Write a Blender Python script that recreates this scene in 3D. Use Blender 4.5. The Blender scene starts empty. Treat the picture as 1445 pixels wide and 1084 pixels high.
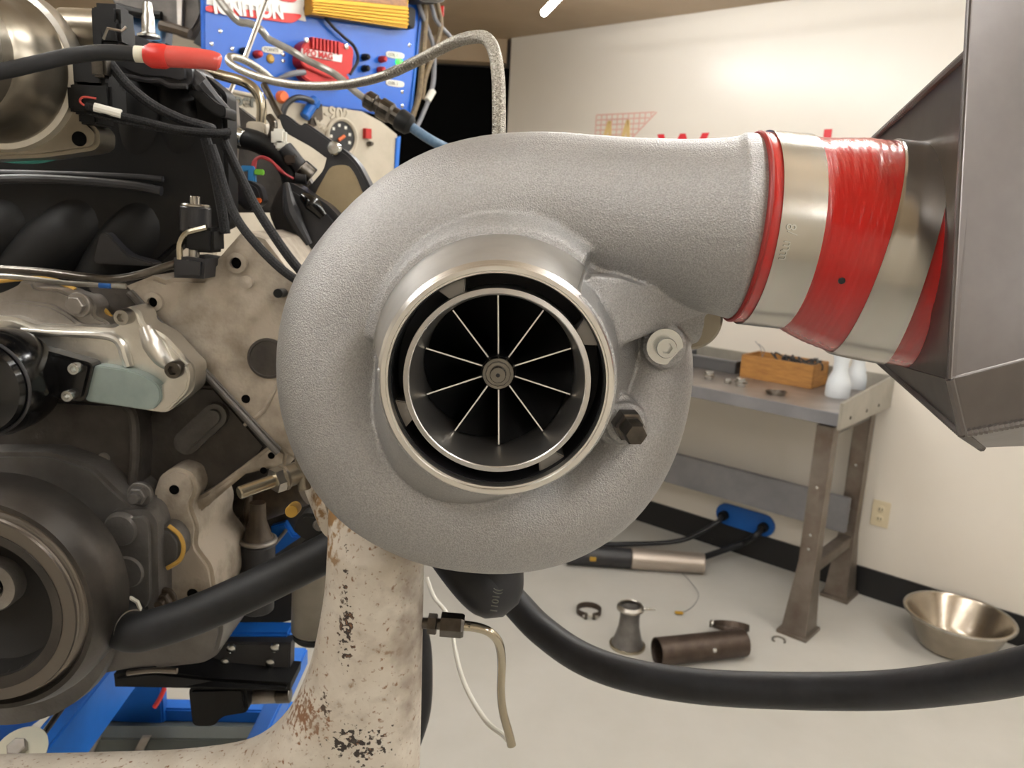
import bpy, bmesh, math, random
import numpy as np
from mathutils import Vector, Matrix
random.seed(7)
SC = bpy.context.scene
COL = SC.collection
# ------------------------------------------------------------------ camera
FPX, PITCH, ROLL, CAMH = 1130.0, math.radians(11.8), math.radians(3.0), 1.6
F = Vector((0, math.cos(PITCH), -math.sin(PITCH)))
_R0, _U0 = Vector((1, 0, 0)), Vector((0, math.sin(PITCH), math.cos(PITCH)))
CR = _R0*math.cos(ROLL) + _U0*math.sin(ROLL)
CU = -_R0*math.sin(ROLL) + _U0*math.cos(ROLL)
CP = Vector((0, 0, CAMH))
cam = bpy.data.cameras.new('camera'); camo = bpy.data.objects.new('camera', cam); COL.objects.link(camo)
m = Matrix.Identity(4)
for i in range(3):
    m[i][0], m[i][1], m[i][2], m[i][3] = CR[i], CU[i], -F[i], CP[i]
camo.matrix_world = m
cam.sensor_width = 36; cam.lens = FPX/1445*36; cam.clip_start = .02; cam.clip_end = 50
cam.dof.use_dof = True; cam.dof.focus_distance = .475; cam.dof.aperture_fstop = 18.0
SC.camera = camo
# ------------------------------------------------------------------ world, exposure
w = bpy.data.worlds.new('world'); SC.world = w; w.use_nodes = True
w.node_tree.nodes['Background'].inputs[0].default_value = (.9, .93, 1, 1)
w.node_tree.nodes['Background'].inputs[1].default_value = .05
vs = SC.view_settings
vs.view_transform = 'Standard'; vs.look = 'None'; vs.gamma = 1; vs.use_curve_mapping = False
vs.exposure = 0.0
TUBE_POWER = 93.0

# ------------------------------------------------------------------ photo measuring helpers: a picture point at a real distance
def ray(u, v): return F + CR*((u-722.5)/FPX) - CU*((v-542)/FPX)
def P(u, v, d): return CP + ray(u, v)*d                       # at depth d along the view axis
def Q(u, v, y): d = ray(u, v); return CP + d*(y/d.y)          # on the plane facing the camera at world y
def Z(u, v, z): d = ray(u, v); return CP + d*((z-CAMH)/d.z)   # on a level plane
WE, WN, W0 = Vector((.758, -.652, 0)), Vector((-.652, -.758, 0)), Vector((0, 4.81, 0))
def WALL(u, v):
    d = ray(u, v); p = CP + d*((W0-CP).dot(WN)/d.dot(WN)); return (p-W0).dot(WE), p.z
def wp(s, z, off=0): return W0 + WE*s + WN*off + Vector((0, 0, z))
def pxm(d): return d/FPX

# ------------------------------------------------------------------ materials
def lin(h):
    h = h.lstrip('#'); c = [int(h[i:i+2], 16)/255 for i in (0, 2, 4)]
    return tuple(x/12.92 if x <= .04045 else ((x+.055)/1.055)**2.4 for x in c) + (1,)
def mat(name, col, rough=.5, metal=0.0, col2=None, vscale=20, vlo=.35, vhi=.7, bump=0, bscale=300, coat=0, stretch=None, spec=.5, aniso=0, emit=0, rvar=0, spots=None):
    """procedural material: base colour broken up by noise, fine relief, optional wear spots"""
    mt = bpy.data.materials.new(name); mt.use_nodes = True
    nt = mt.node_tree; N, L = nt.nodes, nt.links
    b = N['Principled BSDF']
    c1 = lin(col) if isinstance(col, str) else tuple(col)+(1,)
    b.inputs['Base Color'].default_value = c1
    b.inputs['Roughness'].default_value = rough; b.inputs['Metallic'].default_value = metal
    b.inputs['Specular IOR Level'].default_value = spec
    if coat: b.inputs['Coat Weight'].default_value = coat; b.inputs['Coat Roughness'].default_value = .12
    if aniso: b.inputs['Anisotropic'].default_value = aniso
    tc = N.new('ShaderNodeTexCoord'); src = tc.outputs['Object']
    if stretch:
        mp = N.new('ShaderNodeMapping'); mp.inputs['Scale'].default_value = stretch; L.new(src, mp.inputs[0]); src2 = mp.outputs[0]
    else: src2 = src
    out = None
    if col2:
        n = N.new('ShaderNodeTexNoise'); n.inputs['Scale'].default_value = vscale; n.inputs['Detail'].default_value = 5; n.inputs['Roughness'].default_value = .6
        L.new(src2, n.inputs['Vector'])
        r = N.new('ShaderNodeValToRGB'); r.color_ramp.elements[0].position = vlo; r.color_ramp.elements[1].position = vhi
        r.color_ramp.elements[0].color = c1; r.color_ramp.elements[1].color = lin(col2)
        L.new(n.outputs['Fac'], r.inputs[0]); out = r.outputs[0]
        if rvar:
            mr = N.new('ShaderNodeMapRange'); mr.inputs[3].default_value = rough-rvar; mr.inputs[4].default_value = rough+rvar
            L.new(n.outputs['Fac'], mr.inputs[0]); L.new(mr.outputs[0], b.inputs['Roughness'])
    if spots:                                          # wear with a shape of its own: (world centre, radii xyz, colour, noise scale, threshold)
        geo = N.new('ShaderNodeNewGeometry')
        for (cen, rad, sc_, nscale, thr, *soft) in spots:
            v1 = N.new('ShaderNodeVectorMath'); v1.operation = 'SUBTRACT'; L.new(geo.outputs['Position'], v1.inputs[0]); v1.inputs[1].default_value = cen
            v2 = N.new('ShaderNodeVectorMath'); v2.operation = 'DIVIDE'; L.new(v1.outputs[0], v2.inputs[0]); v2.inputs[1].default_value = rad
            ln = N.new('ShaderNodeVectorMath'); ln.operation = 'LENGTH'; L.new(v2.outputs[0], ln.inputs[0])
            nn = N.new('ShaderNodeTexNoise'); nn.inputs['Scale'].default_value = nscale; nn.inputs['Detail'].default_value = 4
            L.new(geo.outputs['Position'], nn.inputs['Vector'])
            mr = N.new('ShaderNodeMapRange'); mr.inputs[1].default_value = 0; mr.inputs[2].default_value = 1; mr.inputs[3].default_value = .42; mr.inputs[4].default_value = 0
            L.new(ln.outputs['Value'], mr.inputs[0])
            ad = N.new('ShaderNodeMath'); ad.operation = 'ADD'; L.new(mr.outputs[0], ad.inputs[0]); L.new(nn.outputs['Fac'], ad.inputs[1])
            rp = N.new('ShaderNodeMapRange'); rp.inputs[1].default_value = thr; rp.inputs[2].default_value = thr+(soft[0] if soft else .05); L.new(ad.outputs[0], rp.inputs[0])
            mx = N.new('ShaderNodeMix'); mx.data_type = 'RGBA'; L.new(rp.outputs[0], mx.inputs[0])
            if out: L.new(out, mx.inputs[6])
            else: mx.inputs[6].default_value = c1
            mx.inputs[7].default_value = lin(sc_); out = mx.outputs[2]
    if out: L.new(out, b.inputs['Base Color'])
    if bump:
        n2 = N.new('ShaderNodeTexNoise'); n2.inputs['Scale'].default_value = bscale; n2.inputs['Detail'].default_value = 3
        L.new(src2, n2.inputs['Vector'])
        bp = N.new('ShaderNodeBump'); bp.inputs['Strength'].default_value = bump; bp.inputs['Distance'].default_value = .001
        L.new(n2.outputs['Fac'], bp.inputs['Height']); L.new(bp.outputs[0], b.inputs['Normal'])
    if emit:
        b.inputs['Emission Color'].default_value = c1; b.inputs['Emission Strength'].default_value = emit
    return mt

X = {}
X['cast'] = mat('cast_aluminium', '#a7a6a5', .48, .72, '#939291', 900, .4, .62, bump=.75, bscale=1000)
X['mach']    = mat('machined_aluminium', '#e4e2de', .3, 1, '#d6d4d0', 30, rvar=.04)
X['bore'] = mat('bore_aluminium', '#c4c2bf', .36, 1)
X['slot']    = mat('slot_shadow_metal', '#16161a', .6, .3)  # near-black colour carries the shade of the deep slot
X['strut']   = mat('strut_metal', '#8a8783', .5, .8)
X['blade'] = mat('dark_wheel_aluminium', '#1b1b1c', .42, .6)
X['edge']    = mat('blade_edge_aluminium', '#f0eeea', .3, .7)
X['nut']     = mat('wheel_nut_steel', '#77746f', .22, 1)
X['steel']   = mat('steel', '#b4b0a8', .28, 1, '#9a968e', 40)
X['zinc']    = mat('zinc_steel', '#c4c6c4', .25, 1)
X['darksteel'] = mat('dark_steel', '#68635d', .28, 1, '#4a4641', 60)
X['band']    = mat('clamp_band_steel', '#b9b6b0', .22, 1, '#a9a59e', 12, stretch=(1, 1, 1), rvar=.06)
X['red'] = mat('red_silicone', '#ad0d09', .26, 0, '#9f0b08', 40, bump=.25, bscale=160, stretch=(3, .25, .25), coat=.5)
X['redlip'] = mat('red_silicone_edge', '#84140f', .5, 0)
X['weldalu'] = mat('sheet_aluminium', '#767271', .32, .9, '#696564', 14, rvar=.08, bump=.05, bscale=60)
X['weld']    = mat('weld_bead', '#6e6a68', .45, .9)
X['header']  = mat('header_coating', '#cbc4b8', .55, .15, '#aea394', 22, .35, .75, bump=.25, bscale=200, spots=[
    (P(492, 885, .6), (.016, .05, .075), '#2e2622', 260, .80), (P(492, 800, .6), (.009, .05, .06), '#3a302a', 230, .86),
    (P(505, 1062, .6), (.05, .06, .034), '#2e2622', 240, .80), (P(375, 1035, .59), (.055, .07, .028), '#7d5a40', 260, .6, .12),
    (P(440, 730, .6), (.04, .06, .05), '#8a6a44', 60, .66), (P(455, 1000, .6), (.014, .05, .03), '#4a3c32', 200, .84),
    (P(585, 900, .6), (.022, .05, .15), '#8f8378', 60, .55, .4)])
X['rubber'] = mat('black_rubber', '#151618', .55, 0, '#202124', 35, bump=.1, bscale=250, spec=.35)
X['rubber2'] = mat('worn_black_rubber', '#131418', .5, 0, '#2b2c31', 14, .45, .75, bump=.12, bscale=200, spec=.4)
X['blackpl'] = mat('black_plastic', '#060607', .55, 0, '#0a0a0b', 30, bump=.1, bscale=500, spec=.3)
X['blackpl2'] = mat('satin_black_plastic', '#1f1f22', .45, 0, '#29292c', 30)
X['blackgl'] = mat('glossy_black', '#070708', .16, 0)
X['void']    = mat('hollow_shade_black', '#030303', .9, 0, spec=.1)  # black colour stands for the shade inside doorway and holes
X['loom'] = mat('braided_black_loom', '#0d0d0f', .7, 0, '#2a2a2c', 900, .45, .6, bump=.5, bscale=900, spec=.3)
X['block'] = mat('stained_cast_block', '#b9afa1', .6, .35, '#6a5f50', 18, .42, .75, bump=.5, bscale=260)
X['blockd'] = mat('grimy_dark_casting', '#504b46', .6, .3, '#2f2b28', 20, .35, .7, bump=.4, bscale=200)
X['cover'] = mat('grey_cast_cover', '#706d6a', .5, .45, '#4b4845', 14, .35, .75, bump=.4, bscale=300)
X['pump']    = mat('grey_pump_casting', '#9c9690', .45, .7, '#7a746d', 25, bump=.35, bscale=280)
X['bright'] = mat('bright_cast_aluminium', '#e0ddd6', .3, .9, '#cbc8c0', 22, bump=.25, bscale=220)
X['teal'] = mat('sawn_aluminium_face', '#93a09c', .5, .5, '#86938f', 40)
X['gasket']  = mat('yellow_gasket', '#b08a3c', .6, 0)
X['pulley'] = mat('damper_rim', '#35322f', .42, .6, '#4b4641', 22, .4, .75, bump=.15, bscale=120)
X['rib'] = mat('worn_ribs', '#77716a', .34, .9)
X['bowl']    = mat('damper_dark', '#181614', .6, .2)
X['rust'] = mat('rusty_brown_steel', '#4f443c', .45, .6, '#3d322b', 25)
X['rustleg'] = mat('rusty_bench_steel', '#827a72', .42, .7, '#625347', 9, .38, .8)
X['barrel'] = mat('throttle_body_metal', '#948d80', .3, .9, '#766f63', 10)
X['redboot'] = mat('red_vinyl_boot', '#c8524a', .35, 0, '#c03a34', 20, coat=.3)
X['redhot']  = mat('red_tape', '#c22a22', .4, 0)
X['tape']    = mat('white_tape', '#d5d2bf', .5, 0)
X['nickel']  = mat('nickel_tube', '#b3aa97', .25, 1)
X['braid']   = mat('braided_stainless', '#b9b5ab', .36, .85, '#807c74', 700, .4, .62, bump=.6, bscale=700)
X['tan']     = mat('tan_coil_resin', '#8d7d60', .5, 0, '#7c6d52', 20)
X['blue'] = mat('blue_panel_paint', '#0c58bb', .32, 0, '#0b52b0', 8)
X['bluefr']  = mat('blue_frame_paint', '#1767c4', .4, 0, '#1259b0', 10)
X['blueplate']= mat('blue_anodised', '#0a56a6', .4, 0)
X['beige']   = mat('beige_casting', '#b9b09f', .6, 0, '#a79e8d', 14)
X['gold'] = mat('gold_anodised', '#a67f2e', .36, .8)
X['goldlab'] = mat('copper_label', '#a5764c', .6, 0, '#7a5a44', 90)
X['redan']   = mat('red_anodised', '#a51f1d', .4, .3)
X['white']   = mat('white_plastic', '#dedcd2', .45, 0)
X['label']   = mat('printed_label', '#d8d6cc', .6, 0)
X['ink']     = mat('black_ink', '#1b1b1b', .6, 0)
X['inkgrey'] = mat('grey_ink', '#55564f', .6, 0)
X['inkred']  = mat('red_ink', '#c8202c', .5, 0)
X['decalred']= mat('decal_red', '#d3241f', .4, 0)
X['decalwh'] = mat('decal_white', '#e2e0dc', .4, 0)
X['pinkgrid']= mat('faded_pink_print', '#d5a79a', .6, 0)
X['yelprint']= mat('faded_yellow_print', '#d9bd82', .6, 0)
X['greycab'] = mat('grey_sleeve', '#a3a19c', .3, .4, '#8b8984', 60)
X['greywire']= mat('grey_wire', '#6e6f74', .45, 0)
X['bluecab'] = mat('blue_grey_cable', '#47607a', .5, 0, '#587288', 200)
X['brownwire']= mat('brown_wires', '#5a4a38', .6, 0, '#7a6a4a', 120)
X['orange']  = mat('orange_plastic', '#d9652a', .45, 0)
X['green']   = mat('green_plastic', '#7bc043', .45, 0)
X['cyan']    = mat('blue_plastic', '#3a86bf', .45, 0)
X['redwire'] = mat('red_wire', '#a5333a', .5, 0)
X['amber']   = mat('amber_plastic', '#b08a2c', .4, 0)
X['led']     = mat('lit_green_lamp', '#3cff3c', .3, 0, emit=4)
X['wall'] = mat('cream_wall_panel', '#dcd6cc', .3, 0, '#d8d1c6', 1.5, bump=.02, bscale=30)
X['wall2'] = mat('cream_wall_paint', '#e2dbce', .6, 0, '#dcd4c6', 2)
X['ceil'] = mat('tan_ceiling', '#b09c82', .6, 0, '#a69277', 3)
X['floor']   = mat('painted_floor', '#bdbbb5', .42, 0, '#b3b1aa', 3.5, .3, .75, bump=.03, bscale=40)
X['basebd']  = mat('black_vinyl_base', '#0d0d10', .5, 0)
X['tube']    = mat('fluorescent_tube', (1, .998, .985), .4, 0, emit=TUBE_POWER)
X['lampwh']  = mat('lamp_housing', '#cfcabf', .5, 0)
X['benchtop']= mat('worn_bench_steel', '#a39c96', .35, .7, '#7d7570', 6, .35, .7)
X['benchgrey']= mat('grey_bench_steel', '#8c8c90', .42, .5, '#7d7d82', 8)
X['endpanel']= mat('galvanised_panel', '#a9a59b', .42, .5, '#9a968c', 10)
X['woodbox'] = mat('orange_wood', '#a8783c', .55, 0, '#875c2e', 14, stretch=(1, 1, 6))
X['traydark']= mat('dark_tray', '#5f6062', .4, .4)
X['clearpl'] = mat('frosted_plastic', '#d3d9de', .35, 0)
X['basin']   = mat('stainless_basin', '#b5ab9c', .24, 1, '#a1978a', 10, rvar=.05)
X['ivory']   = mat('ivory_plastic', '#d3c6a8', .5, 0)
X['greybox'] = mat('grey_steel_box', '#4d5250', .45, .3, '#3f4442', 6)
X['silver']  = mat('muffler_silver', '#b7ada3', .38, .8)
X['dirtyal'] = mat('smoky_canister', '#7a7468', .4, .2, '#5f5a50', 12)
X['driprust']= mat('brown_grease', '#4e4234', .5, .2, '#2b241d', 40)

# ------------------------------------------------------------------ object helpers
WORLD = {}
def prop(o, label=None, cat=None, group=None, kind=None):
    if label: o['label'] = label
    if cat: o['category'] = cat
    if group: o['group'] = group
    if kind: o['kind'] = kind
    return o
def thing(name, loc, label, cat, group=None):
    o = bpy.data.objects.new(name, None); COL.objects.link(o); o.location = loc; o.empty_display_size = .02
    WORLD[o.name] = Vector(loc); return prop(o, label, cat, group)
def obj(name, vf, mt, parent=None, sharp=35, kind=None, label=None, cat=None, group=None, mats=None):
    if isinstance(vf, bmesh.types.BMesh):
        bmesh.ops.recalc_face_normals(vf, faces=vf.faces[:]); vf.verts.ensure_lookup_table()
        V = [v.co.copy() for v in vf.verts]
        me = bpy.data.meshes.new(name)
        o0 = org(V, parent)
        for v in vf.verts: v.co -= o0
        vf.to_mesh(me); vf.free()
    else:
        V, Fc = vf; V = [Vector(v) for v in V]; o0 = org(V, parent)
        me = bpy.data.meshes.new(name); me.from_pydata([v-o0 for v in V], [], Fc)
        bm = bmesh.new(); bm.from_mesh(me); bmesh.ops.recalc_face_normals(bm, faces=bm.faces[:]); bm.to_mesh(me); bm.free()
    if mats:
        for q in mats: me.materials.append(q)
    else: me.materials.append(mt)
    me.polygons.foreach_set('use_smooth', [True]*len(me.polygons))
    me.set_sharp_from_angle(angle=math.radians(sharp))
    o = bpy.data.objects.new(name, me); COL.objects.link(o)
    if parent: o.parent = parent; o.location = (0, 0, 0); WORLD[o.name] = WORLD[parent.name]
    else: o.location = o0; WORLD[o.name] = o0
    return prop(o, label, cat, group, kind)
def org(V, parent):
    if parent: return WORLD[parent.name]
    lo = [min(v[i] for v in V) for i in range(3)]; hi = [max(v[i] for v in V) for i in range(3)]
    return Vector(((lo[0]+hi[0])/2, (lo[1]+hi[1])/2, lo[2]))
def join(*ms):
    V, Fc = [], []
    for v, f in ms:
        k = len(V); V += [Vector(q) for q in v]; Fc += [tuple(i+k for i in g) for g in f]
    return V, Fc
def basis(ax):
    ax = Vector(ax).normalized(); h = Vector((0, 0, 1)) if abs(ax.z) < .9 else Vector((1, 0, 0))
    e1 = h.cross(ax).normalized(); return ax, e1, ax.cross(e1)
def spline(pts, n=8):
    p = [Vector(q) for q in pts]
    if len(p) < 3: return [p[0].lerp(p[1], i/n) for i in range(n+1)]
    ext = [2*p[0]-p[1]] + p + [2*p[-1]-p[-2]]; out = []
    for i in range(1, len(ext)-2):
        a, b, c, d = ext[i-1:i+3]
        for k in range(n):
            t = k/n; out.append(.5*((2*b)+(c-a)*t+(2*a-5*b+4*c-d)*t*t+(3*b-a-3*c+d)*t**3))
    return out+[p[-1]]
def lerp_list(r, n):
    if not isinstance(r, (list, tuple)): return [r]*n
    return [float(np.interp(i/(n-1)*(len(r)-1), range(len(r)), r)) for i in range(n)]
def sweep(pts, r, seg=12, cap=True, squash=None):
    n = len(pts); R = lerp_list(r, n); V, Fc = [], []
    t = (pts[1]-pts[0]).normalized(); _, e1, e2 = basis(t)
    for i in range(n):
        tn = (pts[min(i+1, n-1)]-pts[max(i-1, 0)]).normalized()
        e1 = (e1-tn*e1.dot(tn)).normalized(); e2 = tn.cross(e1)
        for k in range(seg):
            a = 2*math.pi*k/seg; V.append(pts[i]+e1*(math.cos(a)*R[i])+e2*(math.sin(a)*R[i]))
    for i in range(n-1):
        for k in range(seg):
            Fc.append((i*seg+k, i*seg+(k+1) % seg, (i+1)*seg+(k+1) % seg, (i+1)*seg+k))
    if cap: Fc.append(tuple(range(seg-1, -1, -1))); Fc.append(tuple((n-1)*seg+k for k in range(seg)))
    return V, Fc
def cable(pts, r, seg=10, n=8): return sweep(spline(pts, n), r, seg)
def lathe(cen, ax, prof, seg=32, a0=0, a1=2*math.pi):
    """prof: (radius, distance along axis); a full turn unless a0/a1 given"""
    ax, e1, e2 = basis(ax); cen = Vector(cen); V, Fc = [], []; full = abs(a1-a0-2*math.pi) < 1e-6; ns = seg if full else seg+1
    for (r, h) in prof:
        for k in range(ns):
            a = a0+(a1-a0)*k/seg; V.append(cen+ax*h+e1*(r*math.cos(a))+e2*(r*math.sin(a)))
    for i in range(len(prof)-1):
        for k in range(seg):
            k2 = (k+1) % ns; Fc.append((i*ns+k, i*ns+k2, (i+1)*ns+k2, (i+1)*ns+k))
    bm = bmesh.new(); bv = [bm.verts.new(v) for v in V]
    for f in Fc:
        try: bm.faces.new([bv[i] for i in f])
        except ValueError: pass
    bmesh.ops.remove_doubles(bm, verts=bm.verts[:], dist=1e-6)
    bm.verts.ensure_lookup_table(); bm.verts.index_update()
    V = [v.co.copy() for v in bm.verts]; Fc = [tuple(v.index for v in f.verts) for f in bm.faces]; bm.free(); return V, Fc
def solid(cen, ax, prof, seg=32): return lathe(cen, ax, [(0, prof[0][1])]+list(prof)+[(0, prof[-1][1])], seg)
def cyl(a, b, r, seg=20, bev=.08):
    a, b = Vector(a), Vector(b); L = (b-a).length; c = min(bev*r, L*.3)
    return solid(a, b-a, [(r-c, 0), (r, c), (r, L-c), (r-c, L)], seg)
def ngon(cen, ax, r, L, n=6, c=.12):
    return solid(cen, ax, [(r, 0), (r, L*(1-c)), (r*(1-c), L)], n)
def ring_torus(cen, ax, R, r, seg=48, rs=10):
    prof = [(R+r*math.cos(2*math.pi*k/rs), r*math.sin(2*math.pi*k/rs)) for k in range(rs+1)]
    return lathe(cen, ax, prof, seg)
def box(c, s, rot=None, bev=0.0):
    """box centred at c with size s, axes rot=(ex,ey,ez)"""
    ex, ey, ez = rot or (Vector((1, 0, 0)), Vector((0, 1, 0)), Vector((0, 0, 1)))
    bm = bmesh.new(); vs_ = []
    for k in (-.5, .5):
        for j in (-.5, .5):
            for i in (-.5, .5): vs_.append(bm.verts.new(Vector(c)+ex*(i*s[0])+ey*(j*s[1])+ez*(k*s[2])))
    for f in ((0, 1, 3, 2), (4, 6, 7, 5), (0, 4, 5, 1), (2, 3, 7, 6), (0, 2, 6, 4), (1, 5, 7, 3)): bm.faces.new([vs_[i] for i in f])
    if bev: bmesh.ops.bevel(bm, geom=bm.edges[:], offset=bev, segments=2, affect='EDGES', clamp_overlap=True)
    return take(bm)
def take(bm):
    bm.verts.ensure_lookup_table(); bm.verts.index_update()
    r = ([v.co.copy() for v in bm.verts], [tuple(v.index for v in f.verts) for f in bm.faces]); bm.free(); return r
def slab(pts, back, bev=.0015, seg=2):
    """solid with the front outline pts (3D points) and a constant thickness vector"""
    back = Vector(back); bm = bmesh.new(); n = len(pts)
    a = [bm.verts.new(Vector(p)) for p in pts]; b = [bm.verts.new(Vector(p)+back) for p in pts]
    f = bm.faces.new(a); bm.faces.new(b[::-1])
    for i in range(n): bm.faces.new((a[i], b[i], b[(i+1) % n], a[(i+1) % n]))
    bmesh.ops.recalc_face_normals(bm, faces=bm.faces[:])
    if bev: bmesh.ops.bevel(bm, geom=list(f.edges), offset=bev, segments=seg, affect='EDGES', clamp_overlap=True)
    bmesh.ops.triangulate(bm, faces=[q for q in bm.faces if len(q.verts) > 4])
    return take(bm)
def plate(px, y, t, bev=.0015): return slab([Q(u, v, y) for u, v in px], (0, t, 0), bev)
def rounded(px, k=3):
    """cut the corners of a picture outline into short curves"""
    out = []; n = len(px)
    for i in range(n):
        a, b, c = Vector(px[i-1]), Vector(px[i]), Vector(px[(i+1) % n])
        d = min(.35, 9/max((a-b).length, 1), 9/max((c-b).length, 1)) if k else 0
        s, e = b.lerp(a, min(.35, 9/max((a-b).length, 1))), b.lerp(c, min(.35, 9/max((c-b).length, 1)))
        for j in range(k+1):
            t = j/k; out.append(tuple(s*(1-t)**2+b*(2*t*(1-t))+e*t*t))
    return out
def Fd(d=(0, -1, 0)): return Vector(d)
def hexbolt(u, v, y, rpx, washer=True, stud=False):
    c = Q(u, v, y); r = rpx*(c-CP).dot(F)/FPX; ms = []; h = 0
    if washer: ms.append(solid(c, (0, -1, 0), [(r*1.35, -.002), (r*1.35, r*.2), (r*1.25, r*.28)], 20)); h = r*.28
    ms.append(ngon(c+Vector((0, -h, 0)), (0, -1, 0), r, r*.8))
    if stud: ms.append(cyl(c+Vector((0, -h-r*.7, 0)), c+Vector((0, -h-r*1.5, 0)), r*.55, 12))
    return join(*ms)
def sockethead(c, ax, r, h, depth=None):
    ax, e1, e2 = basis(ax); c = Vector(c); n = 24; V, Fc = [], []; depth = depth or h*.6
    def hexr(a): b = (a % (math.pi/3))-math.pi/6; return r*.5/math.cos(b)
    for (fn, z) in ((lambda a: r, -.001), (lambda a: r, h*.9), (lambda a: r*.93, h), (hexr, h), (hexr, h-depth)):
        for k in range(n):
            a = 2*math.pi*k/n; V.append(c+ax*z+e1*(fn(a)*math.cos(a))+e2*(fn(a)*math.sin(a)))
    for i in range(4):
        for k in range(n): Fc.append((i*n+k, i*n+(k+1) % n, (i+1)*n+(k+1) % n, (i+1)*n+k))
    Fc.append(tuple(range(4*n, 5*n))); Fc.append(tuple(range(n-1, -1, -1))); return V, Fc
def text(name, s, pos, right, up, size, mt, parent, bold=0, ext=.0003, align='LEFT'):
    cu = bpy.data.curves.new(name, 'FONT'); cu.body = s; cu.size = size; cu.extrude = ext; cu.offset = bold; cu.align_x = align
    cu.materials.append(mt); o = bpy.data.objects.new(name, cu); COL.objects.link(o)
    r, u = Vector(right).normalized(), Vector(up); u = (u-r*u.dot(r)).normalized(); nn = r.cross(u); M_ = Matrix.Identity(4)
    L = Vector(pos)-(WORLD[parent.name] if parent else Vector((0, 0, 0)))
    for i in range(3): M_[i][0], M_[i][1], M_[i][2], M_[i][3] = r[i], u[i], nn[i], L[i]
    dg = bpy.context.evaluated_depsgraph_get(); me = bpy.data.meshes.new_from_object(o.evaluated_get(dg)); bpy.data.objects.remove(o)
    o = bpy.data.objects.new(name, me); COL.objects.link(o)
    if parent: o.parent = parent
    o.matrix_basis = M_; return o
def remesh(vf, voxel, smooth=6, fac=.6):
    """one fused casting out of overlapping closed shapes, edges softened into fillets"""
    V, Fc = vf; me = bpy.data.meshes.new('tmp'); me.from_pydata(V, [], Fc); o = bpy.data.objects.new('tmp', me); COL.objects.link(o)
    bm = bmesh.new(); bm.from_mesh(me); bmesh.ops.recalc_face_normals(bm, faces=bm.faces[:]); bm.to_mesh(me); bm.free()
    md = o.modifiers.new('r', 'REMESH'); md.mode = 'VOXEL'; md.voxel_size = voxel
    if smooth: sm = o.modifiers.new('s', 'SMOOTH'); sm.factor = fac; sm.iterations = smooth
    dg = bpy.context.evaluated_depsgraph_get(); ev = o.evaluated_get(dg); m2 = ev.to_mesh()
    V = [v.co.copy() for v in m2.vertices]; Fc = [tuple(p.vertices) for p in m2.polygons]
    ev.to_mesh_clear(); bpy.data.objects.remove(o); return V, Fc

# ================================================================== ROOM
ZC = 2.6
def quad(name, pts, mt, kind='structure', t=(0, 0, 0)): return obj(name, slab(pts, t, 0), mt, kind=kind)
A = wp(-.14, 0)                      # left end of the lettered wall, beside the dark doorway
Bx = wp(3.2, 0)
quad('floor', [Vector((-3.6, -2.6, 0)), Vector((4.2, -2.6, 0)), Vector((4.2, 6.6, 0)), Vector((-3.6, 6.6, 0))], X['floor'], t=(0, 0, -.05))
quad('ceiling', [Vector((-3.6, -2.6, ZC)), Vector((4.2, -2.6, ZC)), Vector((4.2, 6.6, ZC)), Vector((-3.6, 6.6, ZC))], X['ceil'], t=(0, 0, .05))
quad('wall_right', [wp(-.14, 0), wp(5.2, 0), wp(5.2, ZC), wp(-.14, ZC)], X['wall'], t=-WN*.08)
quad('wall_left', [Vector((-3.5, -2.5, 0)), Vector((-3.5, 6.5, 0)), Vector((-3.5, 6.5, ZC)), Vector((-3.5, -2.5, ZC))], X['wall2'], t=(-.08, 0, 0))
quad('wall_rear', [Vector((-3.5, -2.5, 0)), Vector((4.1, -2.5, 0)), Vector((4.1, -2.5, ZC)), Vector((-3.5, -2.5, ZC))], X['wall2'], t=(0, -.08, 0))
quad('wall_side', [Vector((4.1, -2.5, 0)), Vector((4.1, 1.3, 0)), Vector((4.1, 1.3, ZC)), Vector((4.1, -2.5, ZC))], X['wall2'], t=(.08, 0, 0))
quad('wall_front', [Vector((-3.5, 4.92, 0)), Vector((-1.25, 4.92, 0)), Vector((-1.25, 4.92, ZC)), Vector((-3.5, 4.92, ZC))], X['wall2'], t=(0, .08, 0))
# dark opening between the two walls, its darkness painted as a flat black sheet
quad('doorway_dark_1', [Vector((-1.25, 5.1, 0)), Vector((-.1, 5.1, 0)), Vector((-.1, 5.1, ZC-.13)), Vector((-1.25, 5.1, ZC-.13))], X['void'], t=(0, .05, 0))
quad('trim_1', [Vector((-1.25, 4.93, ZC-.13)), Vector((-.13, 4.93, ZC-.13)), Vector((-.13, 4.93, ZC)), Vector((-1.25, 4.93, ZC))], X['ceil'], t=(0, .12, 0))
quad('baseboard_right', [wp(-.14, 0, .012), wp(5.2, 0, .012), wp(5.2, .13, .012), wp(-.14, .13, .012)], X['basebd'], t=-WN*.012)

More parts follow.
